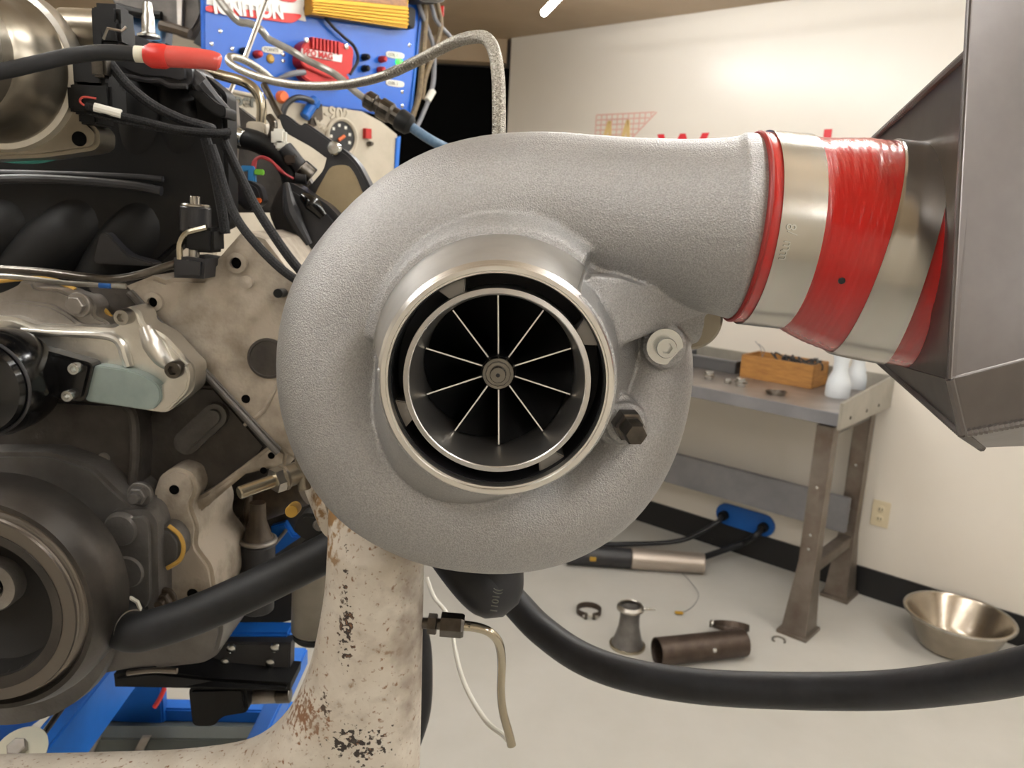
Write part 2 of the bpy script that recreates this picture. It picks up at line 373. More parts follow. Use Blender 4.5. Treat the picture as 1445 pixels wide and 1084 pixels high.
# ceiling lamps: one tube under a white reflector box, in two lines running away from the camera; last two added as fill
def lamp(tip, n_, label):
    d = Vector((-.196, .98, 0)).normalized(); s = Vector((d.y, -d.x, 0))
    L = 1.22; c = tip-d*(L/2)
    t = thing('ceiling_light', (c.x, c.y, ZC), label, 'light', 'ceiling lights')
    up = Vector((0, 0, 1))
    obj('housing', box(c+up*.1, (.2, L+.04, .06), (s, d, up), .004), X['lampwh'], t)
    obj('tube', cyl(c-d*L/2, c+d*L/2, .015, 12), X['tube'], t)
    for q in (-1, 1): obj('tube_cap', cyl(c+d*(q*L/2), c+d*(q*(L/2+.02)), .017, 12), X['zinc'], t)
T0 = Vector((.055, 3.72, 2.47)); dl = Vector((-.196, .98, 0)).normalized()
lamp(T0, 0, 'white ceiling lamp whose bright tube end shows above the pale wall')
lamp(T0-dl*1.5, 1, 'second ceiling lamp in the line of the visible one, overhead')
lamp(T0-dl*3.0, 2, 'third ceiling lamp in the line of the visible one, above the camera')
lamp(T0-dl*1.5+Vector((1.75, .35, 0)), 3, 'ceiling lamp above the steel bench side of the room')
lamp(T0-dl*3.0+Vector((1.75, .35, 0)), 4, 'ceiling lamp behind the bench side lamp, overhead')
lamp(T0-dl*1.5+Vector((-1.75, -.2, 0)), 5, 'ceiling lamp above the engine side of the room')
lamp(T0-dl*3.0+Vector((-1.75, -.2, 0)), 6, 'ceiling lamp behind the engine side lamp, overhead')

lamp(T0-dl*4.5, 7, 'added fill lamp farthest back in the line of the visible one, behind the camera')  # unseen lamp added to brighten the metals and camera-facing sides
lamp(T0-dl*4.5+Vector((1.75, .35, 0)), 8, 'added fill lamp farthest back on the bench side, behind the camera')  # unseen too, added for more front light on the metal
# wall sign
sg = thing('wall_sign', wp(.9, 1.85, .001), 'red lettering with faded grid emblem painted on the pale wall', 'sign')
s0, s1 = .892, 1.83
tx = text('lettering', 'Westech', wp(s0, 1.86, .002), WE, (0, 0, 1), .262, X['inkred'], sg, bold=.006)
gm = []
g0, g1, zt, zb = .497, .868, 2.153, 1.98
def strip(a, b, wd, off=.0015):
    a, b = Vector(a), Vector(b); d = (b-a).normalized(); n_ = WN.cross(d)*wd/2
    return slab([a-n_, b-n_, b+n_, a+n_], -WN*.001, 0)
for k in range(8):
    z = zt-k*.026; gm.append(strip(wp(g0, z, .002), wp(g1-.012-(zt-z)*1.05, z, .002), .006))
for k in range(11):
    s = g0+k*.034; low = max(zb, zt-(g1-.01-s)/1.05)
    if zt-low > .02: gm.append(strip(wp(s, zt, .002), wp(s, low, .002), .006))
gm.append(strip(wp(g1, zt, .002), wp(g1-.19, zb, .002), .007))
obj('grid_emblem', join(*gm), X['pinkgrid'], sg)
obj('peak_marks', join(strip(wp(.54, 1.98, .003), wp(.585, 2.12, .003), .022), strip(wp(.585, 2.12, .003), wp(.6, 1.98, .003), .022),
    strip(wp(.66, 1.98, .003), wp(.70, 2.12, .003), .022), strip(wp(.70, 2.12, .003), wp(.715, 1.98, .003), .022)), X['yelprint'], sg)
obj('underline', strip(wp(1.8, 1.995, .002), wp(1.98, 1.995, .002), .01), X['pinkgrid'], sg)

# power outlet
s, z = WALL(1243, 725)
ot = thing('power_outlet', wp(s, z, .002), 'ivory double power outlet on the wall behind the bench leg', 'outlet')
UPV = Vector((0, 0, 1))
obj('cover_plate', box(wp(s, z, .003), (.075, .118, .006), (WE, UPV, WN), .002), X['ivory'], ot)
for dz in (.022, -.022):
    so = obj('socket', solid(wp(s, z+dz, .005), WN, [(.0165, 0), (.0165, .002), (.015, .003)], 20), X['ivory'], ot)
    obj('slot', join(*[box(wp(s+ds, z+dz, .0085), (.003, .011, .001), (WE, UPV, WN)) for ds in (-.006, .006)]), X['ink'], so)

# ================================================================== BENCH
bz = .93
b0 = Z(1186, 586, bz); b0.z = 0; BW = 1.75; BD = .60
def bp(s, d, z): return b0 - WE*s - WN*d + Vector((0, 0, z))     # s: leftwards along the wall, d: towards the wall
bench = thing('workbench', bp(BW/2, BD/2, 0), 'worn grey steel workbench with rust-brown legs against the pale wall', 'workbench')
BX = (WE, -WN, UPV)
obj('worktop', box(bp(BW/2, BD/2, bz-.004), (BW, BD, .012), BX, .002), X['benchtop'], bench)
obj('front_lip', box(bp(BW/2, .004, bz-.022), (BW, .012, .05), BX, .002), X['benchgrey'], bench)
ep = obj('end_panel', slab([bp(-.012, -.02, bz-.055), bp(-.012, BD, bz-.055), bp(-.012, BD, bz+.085), bp(-.012, -.02, bz+.05)], WE*-.012, .002), X['endpanel'], bench)
for d in (.08, .27, .42): obj('rivet', solid(bp(-.012, d, bz-.02), WE, [(.008, -.001), (.007, .003), (.003, .005)], 10), X['darksteel'], ep)
obj('back_board', box(bp(BW/2, BD-.006, bz+.04), (BW, .012, .09), BX, .002), X['endpanel'], bench)
def leg(name, s, d, dfoot, mt):
    tp, ft = bp(s, d, 0), bp(s, dfoot, 0); ms = []
    W_ = .034
    # two flanges and a web: a bent channel that widens at the foot
    top = bz-.06
    def col(sa, sb, da, db, fa, fb):
        return slab([bp(s+sa, d+da, top), bp(s+sb, d+da, top), bp(s+sb*1.0, d+da, .30), bp(s+sb*1.5, dfoot+fa, .0), bp(s+sa*1.5, dfoot+fa, 0), bp(s+sa*1.0, d+da, .30)], -WN*(db-da), .002)
    ms.append(col(-W_, W_, -.03, -.024, -.055, 0))
    ms.append(slab([bp(s-W_, d-.03, top), bp(s-W_, d+.03, top), bp(s-W_, d+.03, .3), bp(s-W_*1.5, dfoot+.07, 0), bp(s-W_*1.5, dfoot-.055, 0), bp(s-W_, d-.03, .3)], -WE*.006, 0))
    ms.append(slab([bp(s+W_, d-.03, top), bp(s+W_, d+.03, top), bp(s+W_, d+.03, .3), bp(s+W_*1.5, dfoot+.07, 0), bp(s+W_*1.5, dfoot-.055, 0), bp(s+W_, d-.03, .3)], WE*.006, 0))
    o = obj(name, join(*ms), mt, bench)
    obj('foot_pad', box(bp(s, dfoot+.005, .008), (.125, .15, .016), BX, .002), mt, o)
    for zz in (.42, .36, .62, .2): obj('rivet', solid(bp(s-.0, d-.03, zz), WN, [(.007, -.001), (.006, .003), (.002, .005)], 8), X['zinc'], o)
    return o
leg('leg', .06, .06, .03, X['rustleg']); leg('leg', .06, BD-.09, BD-.1, X['rustleg'])
leg('leg', BW-.1, .06, .03, X['rustleg']); leg('leg', BW-.1, BD-.09, BD-.1, X['rustleg'])
obj('cross_brace', box(bp(.06, BD/2, .27), (.05, BD-.16, .05), BX, .003), X['rustleg'], bench)
obj('top_bracket', box(bp(.06, BD/2, bz-.075), (.06, BD-.1, .05), BX, .003), X['darksteel'], bench)
obj('stretcher_beam', box(bp(BW/2, BD-.16, .40), (BW-.1, .03, .16), BX, .004), X['benchgrey'], bench)

def onbench(u, v): return Z(u, v, bz+.002)
# things on the bench
c = onbench(1010, 518); tr = thing('parts_tray', c, 'dark grey shallow tray at the left end of the bench top', 'tray')
obj('tray_body', join(box(c+UPV*.004, (.3, .2, .008), BX, .002), *[box(c+o_+UPV*.03, s_, BX, .002) for o_, s_ in
    ((WE*.147, (.006, .2, .055)), (WE*-.147, (.006, .2, .055)), (WN*.097, (.3, .006, .055)), (WN*-.097, (.3, .006, .055)))]), X['traydark'], tr)
obj('tray_rim', join(box(c+WN*.1+UPV*.058, (.31, .012, .006), BX), box(c-WN*.1+UPV*.058, (.31, .012, .006), BX), box(c+WE*.15+UPV*.058, (.012, .2, .006), BX), box(c-WE*.15+UPV*.058, (.012, .2, .006), BX)), X['benchgrey'], tr)
c = onbench(1015, 497); obj('white_binder', box(c+UPV*.05, (.26, .05, .08), BX, .004), X['white'], label='pale flat stack standing behind the dark tray on the bench', cat='box')
c = onbench(1104, 537)
wb = thing('wooden_box', c, 'orange-brown open wooden box full of wires on the bench', 'box')
wl, wd, wh = .335, .17, .105
obj('side_board', box(c+WN*(wd/2)+UPV*wh/2, (wl, .012, wh), BX, .002), X['woodbox'], wb)
obj('side_board', box(c-WN*(wd/2)+UPV*wh/2, (wl, .012, wh), BX, .002), X['woodbox'], wb)
obj('end_board', box(c+WE*(wl/2-.006)+UPV*(wh/2), (.012, wd-.012, wh), BX, .002), X['woodbox'], wb)
obj('end_board', box(c-WE*(wl/2-.006)+UPV*(wh/2), (.012, wd-.012, wh), BX, .002), X['woodbox'], wb)
obj('bottom_board', box(c+UPV*.006, (wl-.02, wd-.012, .012), BX), X['woodbox'], wb)
random.seed(3)
ms = []
for k in range(16):
    b_ = c+WE*random.uniform(-.02, .14)+WN*random.uniform(-.05, .05)+UPV*.07
    pts = [b_+Vector((random.uniform(-.05, .05), random.uniform(-.05, .05), random.uniform(-.01, .055))) for _ in range(5)]
    ms.append(cable(pts, .004, 6, 5))
obj('wire_tangle', join(*ms), X['blackpl2'], kind='stuff', label='black wire tangle heaped in the wooden box on the bench', cat='wires')
ms = [cable([c-WE*.1+UPV*.07, c-WE*.12+UPV*.13, c-WE*.15+UPV*.16], .0015, 6), cable([c-WE*.12+UPV*.07, c-WE*.1+UPV*.12, c-WE*.13+UPV*.15], .0015, 6)]
obj('thin_wire', join(*ms), X['greywire'], label='pair of thin grey wires sticking up from the wooden box', cat='wire')
c = onbench(1095, 557); obj('wire_coil', join(*[ring_torus(c+UPV*(.004+k*.005), (0, .03*k, 1), .035+.004*k, .0022, 28, 6) for k in range(3)]), X['darksteel'], label='dark loose wire coil on the bench before the wooden box', cat='wire')
for (u, v, hh, rr, nm) in ((1000, 535, .035, .02, 'leftmost, tall'), (1027, 541, .018, .014, 'middle, lowest'), (1045, 545, .036, .022, 'bright, square-cut')):
    c = onbench(u, v); t = thing('pipe_fitting', c, f'small shiny metal fitting by the bench edge, {nm} of three', 'fitting', 'metal fittings at the bench edge')
    obj('body', cyl(c, c+UPV*hh, rr, 16), X['zinc'], t); obj('collar', ngon(c+UPV*hh*.35, (0, 0, 1), rr*1.25, hh*.35), X['steel'], t)
def jug(u, v, label, sc=1.0):
    c = onbench(u, v); t = thing('plastic_jug', c, label, 'jug', 'plastic jugs on the bench')
    prof = [(.046, 0), (.05, .006), (.05, .05), (.045, .075), (.03, .11), (.03, .15), (.036, .18), (.036, .21)]
    obj('body', solid(c, (0, 0, 1), [(r*sc, h*sc) for r, h in prof], 24), X['clearpl'], t)
    obj('cap', solid(c+UPV*.2*sc, (0, 0, 1), [(.026*sc, 0), (.026*sc, .03*sc)], 20), X['white'], t)
jug(1181, 560, 'frosted waisted plastic jug at the bench corner beside the wooden box')
jug(1207, 548, 'second frosted plastic jug behind the waisted one near the end panel', .95)
c = onbench(1241, 545); t = thing('orange_bottle', c, 'small orange plastic bottle behind the bench end panel', 'bottle')
obj('body', solid(c, (0, 0, 1), [(.02, 0), (.022, .005), (.022, .08), (.012, .1)], 20), X['orange'], t); obj('cap', cyl(c+UPV*.1, c+UPV*.125, .012, 14), X['white'], t)

# ================================================================== THINGS ON THE FLOOR
def onfloor(u, v, z=0): return Z(u, v, z)
# blue plate with two cables, and silver muffler-like canister
s, z = WALL(1052, 733)
pl = thing('cable_gland_plate', wp(s, z, .005), 'blue rounded plate low on the wall with two cables', 'plate')
hw, hh = .155, .055
out = [wp(s+sx*(hw-hh)+hh*math.cos(a), z+hh*math.sin(a), .012) for sx, a0 in ((1, -90), (-1, 90)) for a in [math.radians(a0+k*22.5) for k in range(9)]]
obj('plate_body', slab(out, -WN*.012, .002), X['blueplate'], pl)
for ds in (-.105, .105): obj('gland', cyl(wp(s+ds, z-.005, .012), wp(s+ds, z-.005, .045), .024, 16), X['blackpl'], pl)
e0 = wp(s-.105, z-.005, .045); e1 = wp(s+.105, z-.005, .045)
obj('floor_cable', cable([e0, e0+WN*.06-UPV*.02, Z(960, 763, .06), Z(880, 768, .02), Z(820, 768, .012)], .012, 10), X['rubber2'], label='thin black cable running from the left gland of the blue plate', cat='cable')
obj('floor_cable', cable([e1, e1+WN*.06-UPV*.02, Z(1045, 768, .08), Z(1000, 784, .05), Z(985, 788, .05)], .0155, 10), X['rubber2'], label='thick black cable from the right gland into the silver canister', cat='cable')
a, b = Z(800, 782, .05), Z(993, 795, .05); t = thing('floor_canister', (a+b)/2-UPV*.05, 'long black and silver tube lying on the floor under the bench', 'canister')
m_ = a.lerp(b, .47)
obj('black_sleeve', cyl(a, m_, .048, 24), X['blackpl2'], t); obj('silver_sleeve', cyl(m_, b, .05, 24), X['silver'], t)
obj('yellow_label', box(a.lerp(b, .2)+Vector((-.01, -.046, .004)), (.03, .004, .02), None), X['amber'], t)
# open clamp ring
def vband(c, ax, R, label, rust, gap=.5):
    t = thing('band_clamp', c, label, 'clamp', 'band clamps on the floor')
    ax_, f1, f2 = basis(ax)
    prof = [(R+.004, -.011), (R+.004, .011), (R, .012), (R-.003, .006), (R-.003, -.006), (R, -.012), (R+.004, -.011)]
    obj('band', lathe(c, ax, prof, 40, gap/2, 2*math.pi-gap/2), rust, t)
    e = c+f1*(R+.006)
    obj('tee_bolt', cyl(e-f2*.03, e+f2*.035, .0045, 10), X['steel'], t)
    obj('trunnion', join(cyl(e-f2*.016-ax_*.012, e-f2*.016+ax_*.012, .007, 10), cyl(e+f2*.016-ax_*.012, e+f2*.016+ax_*.012, .007, 10)), X['darksteel'], t)
vband(Z(831, 861, .014), (0, 0, 1), .048, 'small rusty band clamp lying flat left of the flared pipe', X['rust'])
c = Z(1031, 884, .055); vband(c, Vector((.1, .55, .8)), .068, 'larger brown band clamp leaning on the brown pipe', X['rust'])
# flared stub pipe
c = Z(885, 912, 0); t = thing('flared_pipe', c, 'waisted grey pipe stub with flanged ends standing on the floor', 'pipe')
prof = [(.060, .004), (.062, .012), (.058, .02), (.050, .045), (.040, .085), (.037, .12), (.038, .145), (.044, .158)]
obj('pipe_wall', lathe(c, (0, 0, 1), prof+[(r-.004, h) for r, h in prof[::-1]]+[prof[0]], 32), X['cover'], t)
obj('base_flange', lathe(c, (0, 0, 1), [(.06, 0), (.069, 0), (.069, .01), (.06, .012), (.06, 0)], 32), X['nickel'], t)
obj('top_flange', lathe(c+UPV*.156, (0, 0, 1), [(.040, 0), (.052, .0), (.052, .008), (.044, .018), (.040, .016), (.040, 0)], 32), X['steel'], t)
obj('tee_bolt', cyl(c+Vector((.045, -.01, .163)), c+Vector((.095, 0, .160)), .005, 10), X['zinc'], t)
# brown pipe lying
a, b = Z(927, 920, .052), Z(1049, 907, .052); t = thing('brown_pipe', (a+b)/2-UPV*.052, 'brown open-ended steel pipe lying on the floor', 'pipe')
ax = (b-a); L = ax.length
obj('pipe_wall', lathe(a, ax, [(.052, 0), (.052, L), (.049, L), (.049, 0), (.052, 0)], 32), X['rust'], t)
obj('end_cap', solid(b-ax.normalized()*.012, ax, [(.0485, 0), (.0485, .008)], 24), X['rust'], t)
mid = a.lerp(b, .62); obj('weld_stud', solid(mid+Vector((0, -.05, .012)), (0, -1, .2), [(.009, -.004), (.008, .004), (.003, .006)], 12), X['zinc'], t)
# C clip, tag on wire
c = Z(1099, 903, .004); obj('snap_ring', lathe(c, (0, 0, 1), [(.022, -.003), (.027, -.003), (.027, .003), (.022, .003), (.022, -.003)], 24, .6, 5.3), X['steel'], label='tiny open steel ring lying beside the bench foot', cat='ring')
c = Z(958, 866, .004); t = thing('wire_tag', c, 'small yellow tag on a thin wire on the floor', 'tag')
obj('tag', box(c+UPV*.004, (.035, .02, .008), None, .003), X['amber'], t)
obj('wire', cable([c, Z(975, 858, .004), Z(986, 840, .004), Z(975, 822, .004), Z(962, 808, .004)], .0013, 6), X['greywire'], t)
# basin
c = Vector((1.825, 2.95, 0)); t = thing('steel_basin', c, 'round stainless steel basin on the floor against the black baseboard', 'basin')
prof = [(0, .004), (.125, .004), (.142, .02), (.187, .135), (.19, .14), (.2, .139), (.201, .143), (.19, .147), (.182, .14), (.137, .024), (.122, .008), (0, .008)]
obj('bowl', lathe(c, (0, 0, 1), prof, 48), X['basin'], t)
obj('rolled_rim', ring_torus(c+UPV*.143, (0, 0, 1), .199, .005, 48, 8), X['steel'], t)

# ================================================================== TURBOCHARGER (axis level, facing the camera)
AXF = Vector((0, -1, 0))
O = P(701, 541, .44)                                   # centre of the inlet lip
DT = .55                                               # depth of the scroll's middle plane
turbo = thing('turbocharger', O+Vector((0, .12, -.15)), 'large cast aluminium turbocharger with a polished round inlet and dark finned wheel', 'turbocharger')
cont = [(966, 452, 54), (979, 500, 56), (977, 560, 60), (963, 622, 64), (938, 680, 68), (900, 732, 72), (850, 772, 75), (790, 799, 78), (720, 811, 81), (650, 808, 84),
        (588, 795, 87), (530, 770, 90), (480, 735, 92), (440, 687, 94), (411, 630, 95), (394, 565, 97), (391, 500, 99), (400, 440, 102), (421, 385, 105),
        (455, 335, 108), (500, 285, 110), (560, 238, 111), (628, 206, 112), (700, 191, 112), (765, 188, 112)]
pts, rad = [], []
for i, (u, v, r) in enumerate(cont):
    a, b = Vector(cont[max(i-1, 0)][:2]), Vector(cont[min(i+1, len(cont)-1)][:2]); t = (b-a).normalized()
    n_ = Vector((-t.y, t.x))                            # inward for this winding
    c_ = Vector((u, v))+n_*(r+3)
    k = i/(len(cont)-1)
    pts.append(P(c_.x, c_.y, DT)); rad.append(r*DT/FPX)
for (u, v, r, d) in ((830, 307, 112, .545), (890, 311, 112, .536), (950, 316, 115, .525), (1000, 320, 120, .517), (1030, 322, 125, .5135), (1042, 322.5, 130.5, .5127), (1050, 322.5, 129, .512), (1064, 324, 126, .5115)):
    pts.append(P(u, v, d)); rad.append(r*d/FPX)
vol = sweep(spline(pts, 3), list(np.interp(np.linspace(0, len(rad)-1, (len(rad)-1)*3+1), range(len(rad)), rad)), 40)
yb = O.y+.112
Ob = Vector((O.x, 0, O.z))
def oy(dy): return Vector((O.x, O.y+dy, O.z))
# nose wall between inlet and scroll: a hollow cone, and the flat diffuser wall on the small side
def nose_mesh(seg=180):
    V, Fc = [], []
    lowp = [(.0625, .0045), (.0668, .0045), (.0678, .018), (.0695, .040), (.075, .065), (.09, .09), (.105, .105), (.105, .14), (.0625, .14)]
    fillp = [(.0625, .0045), (.0668, .0045), (.0735, .015), (.083, .031), (.094, .049), (.106, .069), (.118, .10), (.11, .14), (.0625, .14)]
    cutp = [(.0625, .062), (.0668, .062), (.0705, .062), (.0745, .062), (.084, .064), (.098, .085), (.105, .10), (.105, .14), (.0625, .14)]
    n = len(lowp)
    for k in range(seg):
        a = 2*math.pi*k/seg; deg = math.degrees(a)          # 0 = right, 90 = up
        t_ = min(max((deg-50)/4, 0), 1)*min(max((176-deg)/4, 0), 1)
        g_ = min(max((deg-176)/62, 0), 1)*min(max((312-deg)/70, 0), 1); g_ = g_*g_*(3-2*g_)
        for (ra, ha), (rb_, hb), (r2, h2) in zip(lowp, fillp, cutp):
            r1, h1 = ra+(rb_-ra)*g_, ha+(hb-ha)*g_; r, h = r1+(r2-r1)*t_, h1+(h2-h1)*t_; V.append(oy(h)+Vector((r*math.cos(a), 0, r*math.sin(a))))
    for k in range(seg):
        for i in range(n): Fc.append((k*n+i, k*n+(i+1) % n, ((k+1) % seg)*n+(i+1) % n, ((k+1) % seg)*n+i))
    return V, Fc
nose = nose_mesh()
# gusset web under the outlet, bolt boss and plug boss
gus = slab([P(u, v, d) for u, v, d in ((820, 402, .482), (836, 389, .482), (872, 391, .488), (976, 425, .512), (990, 444, .522), (866, 492, .496), (850, 470, .490))], (0, .06, 0), 0)
gus2 = sweep([P(985, 440, .55), P(950, 440, .55), P(920, 450, .555)], .022, 16)
boss = cyl(P(938, 489, .513), P(936, 487, .56), .0145, 40)
boss2 = cyl(P(882, 597, .505), P(880, 590, .56), .0135, 24)
boss3 = cyl(P(868, 590, .515), P(866, 586, .56), .017, 24)
V, Fc = remesh(join(vol, nose, gus, gus2, boss, boss2, boss3), .0016, 4, .5)
for q in V:                                             # keep the bore clear for the inlet rings
    dx, dz = q.x-O.x, q.z-O.z; r = math.hypot(dx, dz)
    if r < .0622 and r > 1e-5: q.x, q.z = O.x+dx*.0622/r, O.z+dz*.0622/r
obj('compressor_cover', (V, Fc), X['cast'], turbo, sharp=180)
# polished inlet: stepped lip, slot floor, shroud ring with tapering bore
inl = [(.0597, .050), (.0597, .0025), (.0602, .0012), (.0612, .0012), (.0616, 0), (.0640, 0), (.0648, .0012), (.0650, .005), (.0668, .0075), (.0676, .012), (.0775, .055), (.0795, .0595), (.0795, .064), (.0597, .064), (.0597, .050)]
def flange_mesh(seg=256):
    cyl_ = [(r if r < .0669 else .0668, h) for r, h in inl[:-1]]; V, Fc = [], []; n = len(inl)-1
    for k in range(seg):
        a = 2*math.pi*k/seg; deg = math.degrees(a); t_ = min(max((deg-49)/2, 0), 1)*min(max((177-deg)/2, 0), 1)
        for (r1, h1), (r2, h2) in zip(cyl_, inl[:-1]):
            r, h = r1+(r2-r1)*t_, h1+(h2-h1)*t_; V.append(oy(h)+Vector((r*math.cos(a), 0, r*math.sin(a))))
    for k in range(seg):
        for i in range(n): Fc.append((k*n+i, k*n+(i+1) % n, ((k+1) % seg)*n+(i+1) % n, ((k+1) % seg)*n+i))
    return V, Fc
obj('inlet_flange', flange_mesh(), X['mach'], turbo, sharp=25)
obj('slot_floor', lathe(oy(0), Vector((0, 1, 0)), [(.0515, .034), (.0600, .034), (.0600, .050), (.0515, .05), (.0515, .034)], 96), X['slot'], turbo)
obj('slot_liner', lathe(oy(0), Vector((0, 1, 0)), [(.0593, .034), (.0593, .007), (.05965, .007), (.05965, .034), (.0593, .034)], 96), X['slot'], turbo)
shr = [(.0517, .05), (.0521, .004), (.0519, .0032), (.0493, .0026), (.0487, .0032), (.0472, .012), (.0461, .024), (.0455, .036), (.0455, .062), (.0480, .07), (.0517, .06), (.0517, .05)]
obj('shroud_ring', lathe(oy(0), Vector((0, 1, 0)), shr, 128), X['bore'], turbo, sharp=25)
for adeg in (118, 30, 203, 305):
    a = math.radians(adeg); a0_, a1_ = a-.085, a+.085
    st = []
    for aa in np.linspace(a0_, a1_, 5): st.append(oy(.0115)+Vector((math.cos(aa)*.0518, 0, math.sin(aa)*.0518)))
    for aa in np.linspace(a1_+.06, a0_-.06, 5): st.append(oy(.0115)+Vector((math.cos(aa)*.0598, 0, math.sin(aa)*.0598)))
    obj('shroud_strut', slab(st, (0, .025, 0), .0006), X['strut'], turbo)
# wheel: hub with nut, ten swept blades with bright leading edges
hub = obj('wheel_hub', solid(oy(.030), Vector((0, 1, 0)), [(.0092, -.001), (.0100, .000), (.0102, .006), (.0115, .018), (.016, .032), (.026, .042), (.042, .048), (.045, .05)], 48), X['blade'], turbo)
obj('hub_collar', lathe(oy(.027), Vector((0, 1, 0)), [(.0068, 0), (.0090, 0), (.0097, .001), (.0098, .006), (.0068, .006), (.0068, 0)], 40), X['nut'], hub)
obj('wheel_nut', solid(oy(.0255), Vector((0, 1, 0)), [(.0070, .0005), (.0075, .001), (.0075, .004)], 12), X['nut'], hub, sharp=20)
obj('shaft_end', lathe(oy(.0225), Vector((0, 1, 0)), [(0, .0012), (.0008, .0012), (.0012, 0), (.0043, 0), (.0047, .0006), (.0047, .005)], 32), X['nut'], hub)
obj('centre_dimple', solid(oy(.0222), Vector((0, 1, 0)), [(.0011, .0), (.0011, .001)], 12), X['ink'], hub)
NB, NR, NS = 10, 9, 10
for k in range(NB):
    base = math.radians(93+36*k); bm = bmesh.new(); G = {}
    for i in range(NR):
        fr = i/(NR-1); r = .0088+fr*(.0449-.0088)
        for j in range(NS):
            s_ = j/(NS-1); dep = .0345+.0015*(1-fr)+s_*(.030-.003*fr)
            ang = base+math.radians(46*s_**1.25*(0.75+.25*fr))
            th = (.00042 if j == 0 else .0007+.0006*(1-fr))
            for sd in (0, 1):
                da = (sd-.5)*2*th/r
                G[i, j, sd] = bm.verts.new(oy(dep)+Vector((math.cos(ang+da)*r, 0, math.sin(ang+da)*r)))
    for i in range(NR-1):
        f = bm.faces.new((G[i, 0, 0], G[i+1, 0, 0], G[i+1, 0, 1], G[i, 0, 1])); f.material_index = 1
        for j in range(NS-1):
            for sd in (0, 1): bm.faces.new((G[i, j, sd], G[i+1, j, sd], G[i+1, j+1, sd], G[i, j+1, sd]))
        bm.faces.new((G[i, NS-1, 0], G[i+1, NS-1, 0], G[i+1, NS-1, 1], G[i, NS-1, 1]))
    for j in range(NS-1):
        for i in (0, NR-1): bm.faces.new((G[i, j, 0], G[i, j+1, 0], G[i, j+1, 1], G[i, j, 1]))
    obj('blade', bm, None, turbo, mats=[X['blade'], X['edge']], sharp=40)
# bolts
c = P(938, 489, .5122); bo = obj('bolt_washer', lathe(c, AXF, [(.0045, -.001), (.0116, -.001), (.0119, .0004), (.0116, .001), (.0045, .001), (.0045, -.001)], 40), X['zinc'], turbo)
obj('socket_bolt', sockethead(c+AXF*.001, AXF, .0066, .0065), X['zinc'], bo)
c = P(883, 596, .504); axp = Vector((.16, -1, -.08))
pg = obj('port_plug', ngon(c, axp, .0098, .011), X['darksteel'], turbo)
obj('plug_nipple', ngon(c+axp.normalized()*.010, axp, .0074, .014), X['darksteel'], pg)
# casting behind: backplate and bearing housing seen past the scroll
obj('backplate', solid(oy(.13), Vector((0, 1, 0)), [(.115, 0), (.12, .006), (.12, .022), (.10, .03), (.06, .04)], 64), X['cast'], turbo)
obj('turbine_rim', cyl(P(974, 449, .59), P(972, 443, .66), .0235, 40), X['barrel'], turbo)
obj('bearing_housing', solid(oy(.16), Vector((0, 1, 0)), [(.06, 0), (.055, .05), (.07, .08), (.09, .1), (.09, .14)], 40), X['rust'], turbo)
# ------------------------------------------------------------------ silicone coupler and its clamps
CPTS = [P(1046, 322, .5095), P(1055, 323, .5095), P(1092, 327, .5094), P(1128, 331, .5092), P(1172, 341, .508), P(1216, 352, .5055), P(1250, 358.3, .5028), P(1287, 365, .499), P(1345, 376, .4922)]
path = spline(CPTS, 12); nP = len(path)
keyr = [.0592, .0594, .0596, .0598, .0648, .0672, .0674, .0667, .0662]
rr = list(np.interp(np.linspace(0, len(keyr)-1, nP), range(len(keyr)), keyr))
rr = [r+(.0002*math.sin(i*2.2) if 38 < i < 60 else 0) for i, r in enumerate(rr)]
coup = thing('silicone_coupler', P(1180, 342, .503)-UPV*.07, 'glossy red silicone hose coupler between turbocharger and aluminium tank', 'hose coupler')
Vo, Fo = sweep(path, rr, 96, cap=False); Vi, Fi = sweep(path, [r-.0048 for r in rr], 96, cap=False); k = len(Vo)
rims = [(a, (a+1) % 96, k+(a+1) % 96, k+a) for a in range(96)]+[((nP-1)*96+a, (nP-1)*96+(a+1) % 96, k+(nP-1)*96+(a+1) % 96, k+(nP-1)*96+a) for a in range(96)]
obj('hose_wall', (Vo+Vi, Fo+[tuple(i+k for i in f) for f in Fi]+rims), X['red'], coup, sharp=60)
A0 = CPTS[0]; axc = (CPTS[3]-CPTS[1]).normalized(); LC = (CPTS[3]-CPTS[1]).length
obj('cut_edge', lathe(A0, axc, [(.0545, -.0008), (.0590, -.0008), (.0598, .0002), (.0598, .0012), (.0545, .0008), (.0545, -.0008)], 96), X['redlip'], coup)
def hit(u, v, a, ax, r):
    """first point where the view line meets a cylinder"""
    d = ray(u, v); w_ = CP-a; d_ = d-ax*d.dot(ax); w_ = w_-ax*w_.dot(ax)
    A_, B_, C_ = d_.dot(d_), 2*d_.dot(w_), w_.dot(w_)-r*r; t_ = (-B_-math.sqrt(max(B_*B_-4*A_*C_, 0)))/(2*A_); return CP+d*t_
ax2 = (CPTS[5]-CPTS[4]).normalized(); sp = hit(1188, 397, CPTS[4], ax2, .0655); rv = sp-CPTS[4]; rv = (rv-ax2*rv.dot(ax2)).normalized()
obj('dirt_speck', solid(sp-rv*.0003, rv, [(.0021, -.0004), (.0016, .0004)], 8), X['ink'], coup)
